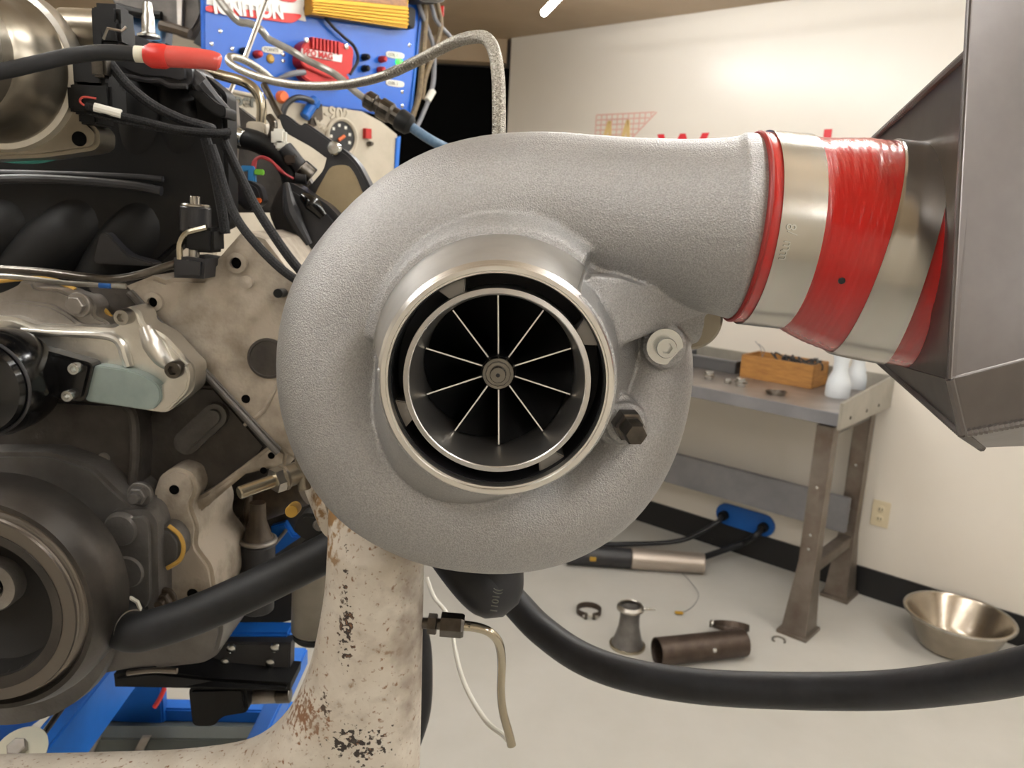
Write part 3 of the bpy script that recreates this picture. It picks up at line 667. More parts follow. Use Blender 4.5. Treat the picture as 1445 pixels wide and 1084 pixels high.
def clampband(i0, i1, label):
    a, b = path[i0], path[i1]; r0 = max(rr[i0:i1+1])
    t = thing('hose_clamp', (a+b)/2-UPV*.066, label, 'clamp', 'band clamps on the red coupler')
    ax = (b-a).normalized(); th = .0012; ps = path[i0:i1+1]; n_ = len(ps)
    vo, fo = sweep(ps, [r+th for r in rr[i0:i1+1]], 96, cap=False); vi, fi = sweep(ps, [r-.0003 for r in rr[i0:i1+1]], 96, cap=False); k = len(vo)
    rim = [(o_+q, o_+(q+1) % 96, k+o_+(q+1) % 96, k+o_+q) for o_ in (0, (n_-1)*96) for q in range(96)]
    obj('band', (vo+vi, fo+[tuple(x+k for x in f) for f in fi]+rim), X['band'], t); r1 = r0
    e1_ = Vector((0, 1, 0)); e1_ = (e1_-ax*e1_.dot(ax)).normalized(); k = (a+b)/2+e1_*(max(r0, r1)+.006)
    up_ = ax.cross(e1_)
    obj('tee_bolt', cyl(k-up_*.035, k+up_*.03, .003, 12), X['zinc'], t)
    obj('bridge_lug', join(cyl(k-up_*.012-ax*.01, k-up_*.012+ax*.01, .005, 12), cyl(k+up_*.012-ax*.01, k+up_*.012+ax*.01, .005, 12)), X['steel'], t)
    return t
cl1 = clampband(14, 32, 'wide bright steel band clamp on the turbocharger end of the red coupler')
cl2 = clampband(59, 84, 'wide dull steel band clamp on the tank end of the red coupler')
# stamped size mark along the band
RB = .0611
for k, ch in enumerate('8/mm'):
    sp = hit((1117, 1118, 1113, 1108)[k], (323, 334, 347, 360)[k], CPTS[1], axc, RB); rv = sp-CPTS[1]; rv = (rv-axc*rv.dot(axc)).normalized()
    td = axc.cross(rv).normalized(); td = -td if td.z > 0 else td
    text('stamped_mark', ch, sp-axc*.003-td*.003, td, axc, .0082, X['zinc'], cl1, ext=.00015)

# ------------------------------------------------------------------ aluminium end tank
tank = thing('intercooler_tank', P(1420, 640, .5), 'welded grey aluminium tank at the end of the red coupler', 'tank')
fa, fb, fc_, fd = P(1372, -60, .405), P(1560, -70, .415), P(1560, 478, .415), P(1340, 535, .405)
fe, ff = P(1358, 612, .416), P(1560, 575, .428)
TT = [fa, fb, fc_, fd, fe, ff, P(1372, 70, .407), P(1222, 207, .60), P(1236, 506, .60), P(1362, 620, .60), P(1580, 600, .62), P(1560, -70, .62), P(1372, -60, .60)]
def poly(idx): return [TT[i] for i in idx]
def sheet(name, pts, th=.003, bev=.0008):
    n_ = (pts[1]-pts[0]).cross(pts[2]-pts[0]).normalized()
    if n_.dot(pts[0]-CP) < 0: n_ = -n_
    return obj(name, slab(pts, n_*th, bev), X['weldalu'], tank)
sheet('front_sheet', [fa, fb, fc_, fd])
sheet('lower_bevel', [fd, fc_, ff, fe])
sheet('side_sheet', [TT[6], TT[7], TT[8], fd])
sheet('side_sheet', [TT[8], fe, fd])
sheet('upper_side', [TT[6], TT[7], P(1500, 150, .66), P(1500, 30, .5)])
sheet('bottom_sheet', [fe, ff, P(1580, 625, .60), P(1385, 632, .52)])
sheet('back_sheet', [P(1560, 180, .64), TT[10], TT[9], TT[8], TT[7]])
def bead(a, b, r=.0022):
    n = int((b-a).length/.0032)+2; pp = [a.lerp(b, i/(n*3)) for i in range(n*3+1)]
    return sweep(pp, [r*(1+.25*math.sin(i*2.1)) for i in range(n*3+1)], 8)
for a, b in ((TT[6], TT[7]), (TT[8], fe), (fe, ff), (fe, P(1385, 632, .52))): obj('weld_bead', bead(a, b), X['weld'], tank)
obj('fold_edge', join(sweep([fa, fd], .0012, 8), sweep([fd, fe], .0022, 8), sweep([fd, fc_], .001, 8)), X['weldalu'], tank)
obj('inlet_pipe', lathe(P(1285, 364.5, .4992), (CPTS[8]-CPTS[7]), [(.0590, 0), (.0610, 0), (.0610, .05), (.0590, .05), (.0590, 0)], 64), X['weldalu'], tank)

# ================================================================== EXHAUST HEADER PIPE under the turbocharger
YH = .575
def pxr(u, v, y, r): return r*(Q(u, v, y)-CP).dot(F)/FPX
hp = thing('exhaust_pipe', Q(527, 1130, YH), 'pale flaking coated exhaust pipe rising to the turbocharger', 'pipe')
r0 = pxr(527, 900, YH, 66)
va = sweep([Q(530, 690, YH+.02), Q(531, 780, YH), Q(530, 950, YH), Q(527, 1150, YH)], [r0*.98, r0, r0, r0*1.02], 40)
vb = sweep(spline([Q(531, 770, YH), Q(524, 850, YH), Q(500, 955, YH), Q(455, 1043, YH), (Q(380, 1102, YH)), Q(270, 1124, YH), Q(120, 1130, YH), Q(-80, 1134, YH)], 6), r0, 40)
obj('pipe_wall', remesh(join(va, vb), .0022, 12, .6), X['header'], hp, sharp=180)
obj('inlet_neck', solid(Q(500, 735, .60), (0, 1, .35), [(.03, 0), (.04, .02), (.055, .05), (.06, .09)], 32), X['header'], hp)
# pressure line with fittings
pl = thing('pressure_line', Q(610, 882, YH), 'bent grey metal line with brass-toned nuts screwed into the exhaust pipe', 'metal line')
dx = (Q(660, 884, YH)-Q(598, 879, YH)).normalized()
obj('stub', cyl(Q(590, 879, YH), Q(626, 881, YH), pxr(600, 880, YH, 8), 14), X['darksteel'], pl)
obj('small_nut', ngon(Q(604, 880, YH), dx, pxr(600, 880, YH, 14.5), pxr(600, 880, YH, 13)), X['darksteel'], pl, sharp=20)
obj('large_nut', ngon(Q(622, 881, YH), dx, pxr(600, 880, YH, 17), pxr(600, 880, YH, 33)), X['darksteel'], pl, sharp=20)
obj('ferrule', cyl(Q(654, 883, YH), Q(664, 884, YH), pxr(600, 880, YH, 7), 14), X['darksteel'], pl)
obj('line_tube', cable([Q(655, 883, YH), Q(675, 886, YH), Q(692, 893, YH), Q(704, 908, YH+.005), Q(708, 935, YH+.01), Q(707, 975, YH+.01), Q(710, 1005, YH+.01), Q(718, 1035, YH+.01), Q(722, 1052, YH+.01)], [.0040, .0038, .0036, .0036, .0034, .0034, .0036, .0038], 12), X['nickel'], pl)
obj('capillary_tube', cable([Q(602, 815, .80), Q(612, 842, .79), Q(628, 862, .77), Q(637, 880, .75), Q(641, 910, .73), Q(650, 950, .70), Q(665, 985, .67), Q(688, 1020, .64), Q(710, 1037, .61), Q(720, 1048, YH+.015)], [.0022, .0024, .0024, .0026], 10), X['white'], label='thin white metal tube curving down to meet the bent grey line', cat='tube')
# clamp with its tee bolt on the turbine flange
vb_ = thing('flange_clamp', Q(425, 700, .60), 'dull steel flange clamp with long bolt left of the exhaust pipe top', 'clamp')
y_ = .60
obj('clamp_band', ring_torus(Q(470, 688, y_+.01), Vector((1, .12, .2)), pxr(430, 690, y_, 48), .0042, 48, 8), X['barrel'], vb_)
rod0, rod1 = Q(337, 696, y_-.03), Q(408, 671, y_); da = (rod1-rod0).normalized()
obj('bolt_rod', cyl(rod0, rod1, pxr(350, 690, y_-.02, 9.5), 20, .2), X['nickel'], vb_)
obj('lock_nut', join(ngon(Q(386, 679, y_-.008), da, pxr(390, 680, y_, 18), pxr(390, 680, y_, 15)), solid(Q(399, 674, y_-.003), da, [(pxr(390, 680, y_, 19), 0), (pxr(390, 680, y_, 19), .002)], 24)), X['steel'], vb_, sharp=20)
obj('sleeve', cyl(Q(401, 674, y_-.003), Q(428, 664, y_+.004), pxr(400, 670, y_, 16), 20), X['barrel'], vb_)
obj('trunnion', cyl(Q(424, 640, y_), Q(430, 690, y_), pxr(400, 670, y_, 9), 14), X['barrel'], vb_)
obj('brass_end', cyl(Q(411, 722, y_), Q(417, 716, y_+.02), pxr(400, 670, y_, 9), 16), X['amber'], vb_)
# oil drain elbow and the long hose
el = thing('drain_elbow', Q(690, 840, .60), 'black rubber elbow hose under the turbocharger scroll', 'hose')
er = pxr(690, 830, .60, 42)
obj('elbow_wall', sweep(spline([Q(618, 738, .62), Q(655, 790, .61), Q(682, 822, .60), Q(696, 829, .60), Q(697, 800, .605), Q(697, 760, .61)], 6), er, 32), X['rubber2'], el)
text('elbow_print', '1101((', Q(701, 866, .545), Vector((.1, 0, 1)), Vector((-1, 0, .1)), .0075, X['inkgrey'], el)
obj('long_hose', cable([Q(690, 810, .78), Q(728, 852, .75), Q(765, 890, .73), Q(820, 928, .70), Q(890, 953, .67), Q(990, 969, .64), Q(1120, 975, .61), Q(1250, 974, .575), Q(1360, 962, .53), Q(1445, 946, .49), Q(1600, 905, .44)], .0152, 20), X['rubber2'], label='long thick black rubber hose sagging across the right foreground', cat='hose')
obj('hanging_hose', cable([Q(575, 850, .72), Q(596, 900, .72), Q(600, 960, .72), Q(596, 1010, .72), Q(580, 1060, .72), Q(560, 1120, .72)], .0075, 12), X['rubber2'], label='black hose hanging just behind the exhaust pipe', cat='hose')
# braided hose over the top
bh = thing('braided_hose', P(703, 190, .56), 'braided stainless steel hose arching over the turbocharger', 'hose')
obj('hose_braid', cable([P(703, 230, .57), P(704, 188, .57), P(704, 150, .575), P(703, 110, .585), P(698, 75, .60), P(688, 56, .615), P(672, 52, .635), P(640, 60, .67), P(595, 83, .72), P(545, 106, .78), P(490, 119, .83), P(430, 121, .88), P(380, 113, .92), P(343, 100, .955), P(324, 88, .975), P(326, 80, .99), P(345, 85, 1.01), P(368, 99, 1.03), P(384, 113, 1.05)], .0046, 14), X['braid'], bh)
bpath = spline([P(703, 230, .57), P(704, 188, .57), P(704, 150, .575), P(703, 110, .585), P(698, 75, .60), P(688, 56, .615), P(672, 52, .635), P(640, 60, .67), P(595, 83, .72), P(545, 106, .78)], 14)
def strand(ph, sgn):
    t = (bpath[1]-bpath[0]).normalized(); _, e1, e2 = basis(t); out = []; dist = 0
    for i, p in enumerate(bpath):
        tn = (bpath[min(i+1, len(bpath)-1)]-bpath[max(i-1, 0)]).normalized(); e1 = (e1-tn*e1.dot(tn)).normalized(); e2 = tn.cross(e1)
        if i: dist += (p-bpath[i-1]).length
        a = ph+sgn*dist*2*math.pi/.020; out.append(p+(e1*math.cos(a)+e2*math.sin(a))*.0047)
    return sweep(out, .0004, 5)
obj('braid_strands', join(*[strand(2*math.pi*q/14, sg_) for q in range(14) for sg_ in (-1, 1)]), X['braid'], bh, kind='stuff')
obj('hose_end', cyl(P(703, 215, .57), P(703, 250, .575), .009, 16), X['steel'], bh)

# ================================================================== ENGINE
YB = .76
eng = thing('engine_block', Q(200, 900, YB+.15), 'stained grey cast engine block and cylinder head behind the turbocharger', 'engine')
head = [(176, 404), (214, 389), (232, 396), (241, 393), (285, 393), (289, 385), (340, 327), (372, 338), (410, 388), (450, 400), (470, 520), (460, 640), (430, 660), (389, 632)]
obj('cylinder_head', plate(head, YB-.02, .16, .004), X['block'], eng)
for (u, v, r_, rh) in ((335, 371, 14, 8), (218, 426, 13, 7), (349, 398, 9, 0), (347, 563, 0, 6)):
    c = Q(u, v, YB-.02); k = pxr(u, v, YB, 1)
    if r_:
        b_ = obj('bolt_boss', lathe(c, AXF, [(r_*k*1.05, -.002), (r_*k, .004), (max(rh, .1)*k, .005), (max(rh, .1)*k, -.0005)], 28), X['block'], eng)
    if rh: obj('bolt_hole', solid(c, AXF, [(rh*k, -.001), (rh*k, .0008)], 20), X['void'], eng)  # flat black disc paints the dark of the hole
c = Q(378, 506, YB-.02); k = pxr(378, 506, YB, 1)
obj('core_plug', lathe(c, AXF, [(29*k, -.001), (28*k, .0012), (25*k, .0015), (24*k, .0004), (0, .0004)], 32), X['blockd'], eng)
obj('dowel_peg', cyl(Q(400, 413, YB-.02), Q(392, 414, YB-.05), 6*k, 14), X['blackpl'], eng)
obj('deck_ridge', join(sweep([Q(182, 412, YB-.022), Q(392, 640, YB-.022)], 4.5*k, 10), sweep([Q(186, 410, YB-.03), Q(396, 634, YB-.03)], 2*k, 8)), X['cover'], eng)
obj('head_rib', sweep([Q(398, 530, YB-.02), Q(372, 580, YB-.02), Q(345, 600, YB-.02)], 3*k, 8), X['block'], eng)
obj('block_side', plate([(185, 600), (275, 545), (302, 546), (376, 630), (366, 645), (272, 735), (240, 745), (150, 700)], YB, .2, .003), X['blockd'], eng)
cap_ = []
for a_ in range(-90, 91, 22): an = math.radians(a_-48); cap_.append((299+18*math.cos(an), 590+18*math.sin(an)))
for a_ in range(90, 271, 22): an = math.radians(a_-48); cap_.append((260+18*math.cos(an), 626+18*math.sin(an)))
obj('raised_pad', plate(cap_, YB-.013, .016, .005), X['cover'], eng)
obj('lower_rail', plate([(389, 628), (404, 640), (402, 662), (380, 662), (345, 670), (278, 727), (266, 744), (250, 738), (262, 712), (300, 690), (374, 634)], YB-.015, .1, .003), X['block'], eng)
obj('block_corner', plate(rounded([(214, 702), (224, 672), (246, 660), (270, 668), (278, 692), (268, 715), (280, 745), (276, 772), (298, 800), (305, 845), (290, 875), (235, 885), (225, 800), (238, 740)]), YB-.03, .1, .004), X['block'], eng)
obj('bolt_hole', solid(Q(246, 691, YB-.03), AXF, [(7*k, -.001), (7*k, .0008)], 18), X['void'], eng)
obj('bolt_hole', solid(Q(272, 838, YB-.03), AXF, [(8*k, -.001), (8*k, .0008)], 18), X['void'], eng)
obj('rail_hole', join(solid(Q(383, 643, YB-.015), (0, -1, 0), [(5*k, 0), (5*k, .0008)], 14), solid(Q(372, 664, YB-.015), (0, -1, 0), [(5*k, 0), (5*k, .0008)], 14)), X['void'], eng)
# gear cover on the front
obj('upper_gear_cover', plate([(-40, 560), (60, 560), (180, 566), (192, 590), (196, 640), (192, 700), (120, 720), (-40, 700)], YB-.03, .08, .006), X['blockd'], eng)
obj('cover_lip', sweep(spline([Q(176, 572, YB-.035), Q(188, 590, YB-.035), Q(190, 640, YB-.035), Q(186, 685, YB-.035)], 5), .0045, 8), X['blockd'], eng)
obj('front_cover', plate(rounded([(-40, 640), (70, 640), (130, 660), (160, 690), (186, 712), (212, 722), (222, 745), (224, 860), (250, 885), (308, 868), (314, 890), (305, 925), (285, 938), (180, 946), (100, 962), (-40, 962)]), YB-.06, .08, .005), X['cover'], eng)
obj('seal_housing', lathe(Q(-16, 850, YB-.06), AXF, [(.128, -.002), (.126, .008), (.10, .012), (.06, .012)], 64), X['cover'], eng)
obj('raised_column', plate(rounded([(150, 725), (205, 722), (218, 740), (220, 850), (205, 875), (160, 870), (146, 800)]), YB-.075, .02, .006), X['cover'], eng)
for (u, v, r_) in ((170, 748, 22), (180, 807, 22)):
    obj('round_boss', solid(Q(u, v, YB-.075), AXF, [(r_*k*1.1, -.003), (r_*k*.97, .002), (r_*k*.93, .003)], 32), X['cover'], eng)
obj('gear_dot', solid(Q(147, 647, YB-.03), AXF, [(9*k, -.001), (8*k, .002)], 16), X['pump'], eng)
obj('scratch_wire', sweep([Q(145, 655, YB-.033), Q(149, 692, YB-.05)], .0008, 6), X['pump'], eng)
for (u, v, r_, m_) in ((198, 697, 13, X['cover']), (233, 845, 12, X['driprust'])):
    obj('flange_bolt', hexbolt(u, v, YB-.06, r_, True, True), m_, eng)
obj('side_tab', plate(rounded([(222, 745), (240, 748), (254, 765), (254, 790), (240, 802), (222, 800)]), YB-.055, .03, .003), X['cover'], eng)
gk = spline([Q(238, 742, YB-.058), Q(253, 755, YB-.058), Q(259, 772, YB-.058), Q(254, 790, YB-.058), Q(236, 802, YB-.058)], 5)
obj('yellow_gasket', sweep(gk, .0021, 8), X['gasket'], eng)
obj('oil_pan', plate(rounded([(215, 868), (312, 866), (316, 890), (308, 925), (286, 938), (215, 946)]), YB+.0, .22, .006), X['cover'], eng)
obj('pan_rim', sweep(spline([Q(180, 950, YB-.06), Q(215, 946, YB-.06), Q(250, 947, YB-.06)], 4), .0028, 8), X['rib'], eng)
obj('rear_mass', plate([(-60, 380), (250, 380), (430, 500), (470, 720), (320, 880), (-60, 940)], YB+.12, .2, .004), X['blockd'], eng)
# crank pulley
cpc = Q(-28, 857, .60); k = pxr(-28, 857, .60, 1)
cpu = thing('crank_pulley', cpc, 'large dark ribbed crank pulley at the lower left of the engine', 'pulley')
obj('outer_ring', lathe(cpc, Vector((0, 1, 0)), [(150*k, .004), (153*k, .0), (160*k, .0), (171*k, .012), (174*k, .02), (174*k, .045), (150*k, .05), (150*k, .004)], 96), X['pulley'], cpu)
pr = [(118*k, .0)]
for i in range(7): pr += [(126*k+i*.7*k, -.004+i*.0016), (129*k+i*3.0*k, -.0036+i*.0018)]
obj('belt_ribs', lathe(cpc, Vector((0, 1, 0)), [(122*k, -.006), (140*k, -.006), (141*k, -.004), (138*k, -.003), (142*k, -.0015), (139*k, 0), (144*k, .001), (141*k, .0025), (146*k, .004), (143*k, .005), (150*k, .007), (122*k, .012), (122*k, -.006)], 96), X['rib'], cpu, sharp=20)
obj('face_ring', lathe(cpc, Vector((0, 1, 0)), [(104*k, .004), (106*k, -.004), (122*k, -.007), (124*k, -.002), (120*k, .01), (104*k, .004)], 96), X['pulley'], cpu)
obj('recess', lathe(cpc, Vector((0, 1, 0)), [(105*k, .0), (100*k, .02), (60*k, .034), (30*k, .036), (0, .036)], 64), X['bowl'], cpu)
hc = Q(-11, 826, .625); hk = pxr(-11, 826, .625, 1)
obj('hub_washer', lathe(hc, AXF, [(38*hk, -.02), (38*hk, .002), (36*hk, .004), (20*hk, .004), (20*hk, -.004), (0, -.004)], 40), X['pump'], cpu)
obj('hub_bolt', ngon(hc, AXF, 18*hk, .006), X['darksteel'], cpu, sharp=20)
# water pump cover
YW = .72; k = pxr(100, 430, YW, 1)
wpmp = thing('water_pump', Q(60, 460, YW), 'grey cast pump cover above the bright bracket', 'pump')
obj('pump_body', plate(rounded([(-40, 420), (0, 414), (24, 403), (28, 396), (46, 396), (48, 406), (80, 408), (105, 418), (124, 418), (135, 432), (132, 446), (148, 452), (160, 465), (158, 482), (60, 484), (-40, 480)]), YW, .03, .005), X['pump'], wpmp)
obj('pump_web', plate(rounded([(-40, 432), (20, 424), (70, 430), (96, 445), (112, 458), (140, 458), (144, 470), (60, 476), (-40, 470)]), YW-.006, .012, .004), X['pump'], wpmp)
obj('flange_bolt', hexbolt(111, 430, YW-.002, 13, True), X['pump'], wpmp)
obj('yellow_gasket', join(sweep(spline([Q(-10, 397, YW+.02), Q(40, 393, YW+.02), Q(80, 397, YW+.02), Q(106, 409, YW+.02)], 5), .0024, 8), sweep(spline([Q(138, 428, YW+.02), Q(152, 442, YW+.02), Q(161, 458, YW+.02), Q(162, 475, YW+.02)], 5), .0022, 8)), X['gasket'], wpmp)
obj('rear_flange', plate(rounded([(120, 402), (180, 403), (215, 452), (190, 480), (150, 470), (140, 430)]), YW+.025, .05, .003), X['blockd'], wpmp)
# bright bracket with the black arm
YK = .70; k = pxr(150, 500, YK, 1)
br = thing('accessory_bracket', Q(150, 560, YK), 'bright cast aluminium bracket with a sawn grey-green end face', 'bracket')
obj('bracket_body', plate(rounded([(-40, 447), (15, 447), (45, 458), (160, 464), (170, 456), (168, 440), (182, 432), (197, 440), (202, 458), (232, 474), (262, 507), (274, 518), (272, 552), (234, 584), (205, 580), (160, 573), (116, 566), (128, 514), (60, 494), (-40, 470)]), YK, .03, .006), X['bright'], br)
obj('top_rib', sweep(spline([Q(30, 466, YK-.002), Q(90, 471, YK-.002), Q(150, 474, YK-.002), Q(170, 484, YK-.002), Q(178, 505, YK-.002), Q(182, 517, YK-.002)], 5), [.0022, .003, .004, .005, .004], 10), X['bright'], br)
obj('corner_web', sweep(spline([Q(205, 462, YK), Q(215, 485, YK-.002), Q(228, 505, YK-.002), Q(240, 515, YK)], 5), [.006, .009, .008, .006], 12), X['bright'], br)
obj('sawn_face', plate(rounded([(131, 515), (185, 523), (208, 533), (225, 545), (227, 566), (214, 580), (160, 572), (118, 566)]), YK-.012, .014, .001), X['teal'], br)
obj('end_block', plate(rounded([(222, 548), (246, 530), (262, 512), (268, 530), (264, 553), (234, 582), (218, 580)]), YK-.008, .01, .003), X['bright'], br)
obj('socket_bolt', sockethead(Q(180, 446, YK-.001), AXF, 11*k, .012), X['steel'], br)
obj('socket_bolt', sockethead(Q(250, 520, YK-.006), AXF, 12*k, .010), X['darksteel'], br)
ar = thing('tensioner', Q(80, 560, YK-.02), 'glossy black belt tensioner body bolted beside the bright bracket', 'tensioner')
obj('tensioner_body', plate(rounded([(-40, 470), (36, 488), (130, 514), (117, 568), (62, 562), (20, 600), (-40, 610)]), YK-.018, .03, .003), X['blackgl'], ar)
for (u, v) in ((109, 519), (100, 557)): obj('socket_bolt', sockethead(Q(u, v, YK-.018), AXF, 8*k, .007), X['zinc'], ar)
tp = thing('black_pulley', Q(-15, 600, .61), 'glossy black round pulley at the left edge before the tensioner', 'pulley')
c = Q(-14, 542, .66); k = pxr(-14, 542, .66, 1)
obj('pulley_body', solid(c, AXF, [(74*k, -.03), (76*k, -.022), (76*k, 0), (70*k, .012), (66*k, .012), (62*k, .02), (40*k, .026), (20*k, .028)], 64), X['blackgl'], tp)
obj('pulley_groove', ring_torus(c+AXF*.012, AXF, 68*k, .0015, 64, 8), X['blackpl2'], tp)
# pipes along the top of the block
obj('coolant_pipe', cable([Q(-60, 376, .70), Q(0, 380, .70), Q(60, 384, .70), Q(120, 391, .70), Q(160, 394, .705), Q(200, 387, .71), Q(245, 373, .72), Q(262, 370, .73)], .0037, 12), X['darksteel'], label='brown-grey steel pipe running along the top of the engine block', cat='pipe')
fr_ = thing('thin_rail_pipe', Q(80, 400, .715), 'thin bright pipe with blue tape below the brown-grey pipe', 'pipe')
obj('pipe_wall', cable([Q(-60, 388, .715), Q(20, 391, .715), Q(100, 400, .715), Q(178, 404, .72)], .0024, 10), X['steel'], fr_)
obj('blue_tape', cyl(Q(140, 402.3, .7165), Q(157, 403.2, .7175), .0028, 12), X['blueplate'], fr_)
# sensor block beside the head
sb = thing('knock_block', Q(265, 393, .71), 'dark metal block with a bolt on top of the cylinder head', 'block')
obj('block_body', plate([(243, 364), (262, 362), (288, 366), (286, 394), (244, 392)], .71, .05, .003), X['darksteel'] if 0 else X['blackpl2'], sb)
obj('bolt', cyl(Q(274, 367, .72), Q(274, 352, .72), .0045, 16), X['steel'], sb)
obj('bracket_wire', cable([Q(254, 366, .715), Q(254, 345, .715), Q(262, 330, .715), Q(276, 325, .715), Q(292, 321, .715)], .0028, 8), X['nickel'], sb)
sn = thing('black_sensor', Q(275, 330, .74), 'black cylindrical sensor with a shiny bolt cap above the head', 'sensor')
obj('sensor_body', cyl(Q(276, 328, .745), Q(276, 292, .745), .0135, 24), X['blackpl2'], sn)
obj('sensor_cap', cyl(Q(276, 293, .745), Q(276, 288, .745), .0125, 24), X['steel'], sn)
obj('cap_bolt', cyl(Q(275, 289, .745), Q(275, 277, .745), .0045, 12), X['steel'], sn)
obj('sensor_plug', box(Q(289, 338, .73), (.026, .03, .022), None, .003), X['blackpl'], sn)

# ------------------------------------------------------------------ intake manifold
im = thing('intake_manifold', Q(150, 370, .85), 'large black plastic intake manifold across the top of the engine', 'manifold')
obj('plenum', plate(rounded([(-60, 205), (90, 212), (150, 185), (150, 100), (190, 66), (262, 84), (318, 130), (322, 320), (246, 350), (225, 372), (-60, 372)]), .80, .03, .012), X['blackpl'], im)
obj('plenum_rear', plate([(-60, 200), (40, 190), (110, 130), (170, 150), (170, 330), (100, 380), (-60, 380)], .832, .2, .01), X['blackpl'], im)
obj('top_deck', plate(rounded([(168, 42), (200, 52), (232, 70), (268, 92), (268, 116), (255, 122), (235, 116), (200, 114), (165, 100), (150, 80)]), .765, .06, .005), X['blackpl2'], im)
obj('deck_lip', sweep(spline([Q(160, 104, .762), Q(205, 113, .762), Q(225, 114, .762), Q(240, 121, .762), Q(264, 122, .762)], 5), .0024, 8), X['blackpl2'], im)
obj('deck_strut', sweep([Q(264, 98, .78), Q(282, 118, .78), Q(300, 140, .79), Q(318, 158, .80)], [.006, .008, .007, .006], 10), X['blackpl2'], im)
obj('strut_foot', plate(rounded([(262, 128), (285, 126), (305, 146), (318, 150), (318, 168), (298, 160)]), .775, .03, .003), X['blackpl'], im)
obj('flange_ridge', join(sweep(spline([Q(-40, 256, .785), Q(30, 252, .785), Q(120, 256, .785), Q(190, 263, .785), Q(228, 270, .785)], 4), .0045, 10), sweep(spline([Q(-40, 243, .79), Q(60, 245, .79), Q(180, 249, .79), Q(230, 253, .79)], 4), .003, 10)), X['blackpl2'], im)
for (a_, b_, c_, d_, r_) in (((70, 285), (20, 320), (-30, 360), (-60, 430), .036), ((160, 285), (120, 320), (60, 370), (20, 430), .036), ((228, 285), (210, 320), (170, 370), (140, 430), .034)):
    obj('runner', sweep(spline([Q(*a_, .85), Q(*b_, .825), Q(*c_, .82), Q(*d_, .83)], 6), r_, 24), X['blackpl'], im)
for (a_, b_, c_, d_, r_) in (((195, 95), (205, 150), (206, 210), (200, 250), .026), ((250, 105), (260, 160), (264, 215), (262, 255), .024)):
    obj('runner', sweep(spline([Q(*a_, .825), Q(*b_, .815), Q(*c_, .825), Q(*d_, .85)], 6), r_, 24), X['blackpl'], im)
obj('side_panel', plate(rounded([(140, 330), (150, 328), (182, 362), (215, 370), (215, 376), (130, 372)]), .775, .02, .002), X['blackpl2'], im)
# spark plug shaped fitting standing on the deck, clips
obj('hose_barb', solid(Q(210, 53, .78), (0, 0, 1), [(.010, 0), (.010, .002), (.006, .004), (.0055, .018), (.0045, .02), (.0045, .026), (.0035, .03)], 16), X['zinc'], label='small pale barbed fitting standing on the black manifold', cat='fitting')
# ------------------------------------------------------------------ throttle body
YT = .70; k = pxr(-5, 95, YT, 1); tc_ = Q(-5, 95, YT)
tb = thing('throttle_body', tc_+Vector((0, 0, -.07)), 'round tan-grey metal throttle body at the upper left', 'throttle body')
obj('barrel', lathe(tc_, AXF, [(104*k, 0), (104*k, .006), (97*k, .012), (94*k, .03), (90*k, .055), (86*k, .058), (86*k, .075), (80*k, .075), (78*k, .0), (104*k, 0)], 72), X['barrel'], tb)
obj('inlet_ring', lathe(tc_, AXF, [(84*k, .07), (88*k, .074), (88*k, .092), (84*k, .096), (76*k, .096), (76*k, .07), (84*k, .07)], 72), X['steel'], tb)
obj('throat', solid(tc_, AXF, [(78*k, .03), (78*k, .034)], 48), X['blackpl'], tb)
obj('mount_flange', lathe(tc_, AXF, [(100*k, -.015), (114*k, -.015), (115*k, -.004), (112*k, .002), (100*k, .003), (100*k, -.015)], 72), X['bright'], tb)
obj('flange_ear', plate(rounded([(-40, 196), (40, 186), (88, 150), (110, 140), (120, 168), (138, 184), (138, 204), (130, 212), (60, 222), (-40, 226)]), YT+.004, .03, .004), X['barrel'], tb)
obj('ear_hole', solid(Q(112, 196, YT+.004), AXF, [(10.5*k, -.001), (10.5*k, .0008)], 24), X['void'], tb)  # no bore here, a dark disc paints its shade
obj('green_gasket', sweep(spline([Q(-20, 222, YT+.034), Q(20, 227, YT+.034), Q(55, 227, YT+.034), Q(80, 222, YT+.034)], 4), .0022, 8), mat('teal_gasket', '#3f8f88', .5), tb)
obj('motor_can', cyl(Q(88, 40, YT+.03), Q(148, 42, YT+.03), 28*k, 32), X['barrel'], tb)
obj('motor_plug', join(box(Q(160, 33, YT+.02), (.024, .03, .026), None, .004), box(Q(166, 50, YT+.018), (.018, .03, .02), None, .003), box(Q(150, 44, YT+.02), (.01, .03, .03), None, .002)), X['blackpl'], tb)
obj('plug_clip', sweep([Q(146, 55, YT), Q(152, 40, YT-.002), Q(172, 44, YT-.002), Q(178, 38, YT)], .0012, 6), X['steel'], tb)
spg = thing('sensor_plug', Q(135, 125, .70), 'black sensor plug directly under the black power cable', 'plug')
obj('plug_body', box(Q(136, 104, .705), (.026, .03, .024), None, .003), X['blackpl'], spg)
obj('plug_tab', box(Q(143, 92, .692), (.012, .012, .02), None, .002), X['darksteel'], spg)
spg2 = thing('sensor_plug', Q(135, 175, .70), 'larger black sensor plug with a pale wire loop, left of the two looms', 'plug')
obj('plug_body', join(box(Q(140, 142, .705), (.034, .03, .026), None, .003), box(Q(136, 166, .71), (.016, .03, .014), None, .002), box(Q(110, 140, .705), (.012, .02, .022), None, .003)), X['blackpl'], spg2)
obj('wire_loop', cable([Q(136, 139, .69), Q(118, 137, .688), Q(113, 143, .688), Q(120, 149, .688), Q(134, 153, .69)], .0009, 6), X['redboot'], spg2)
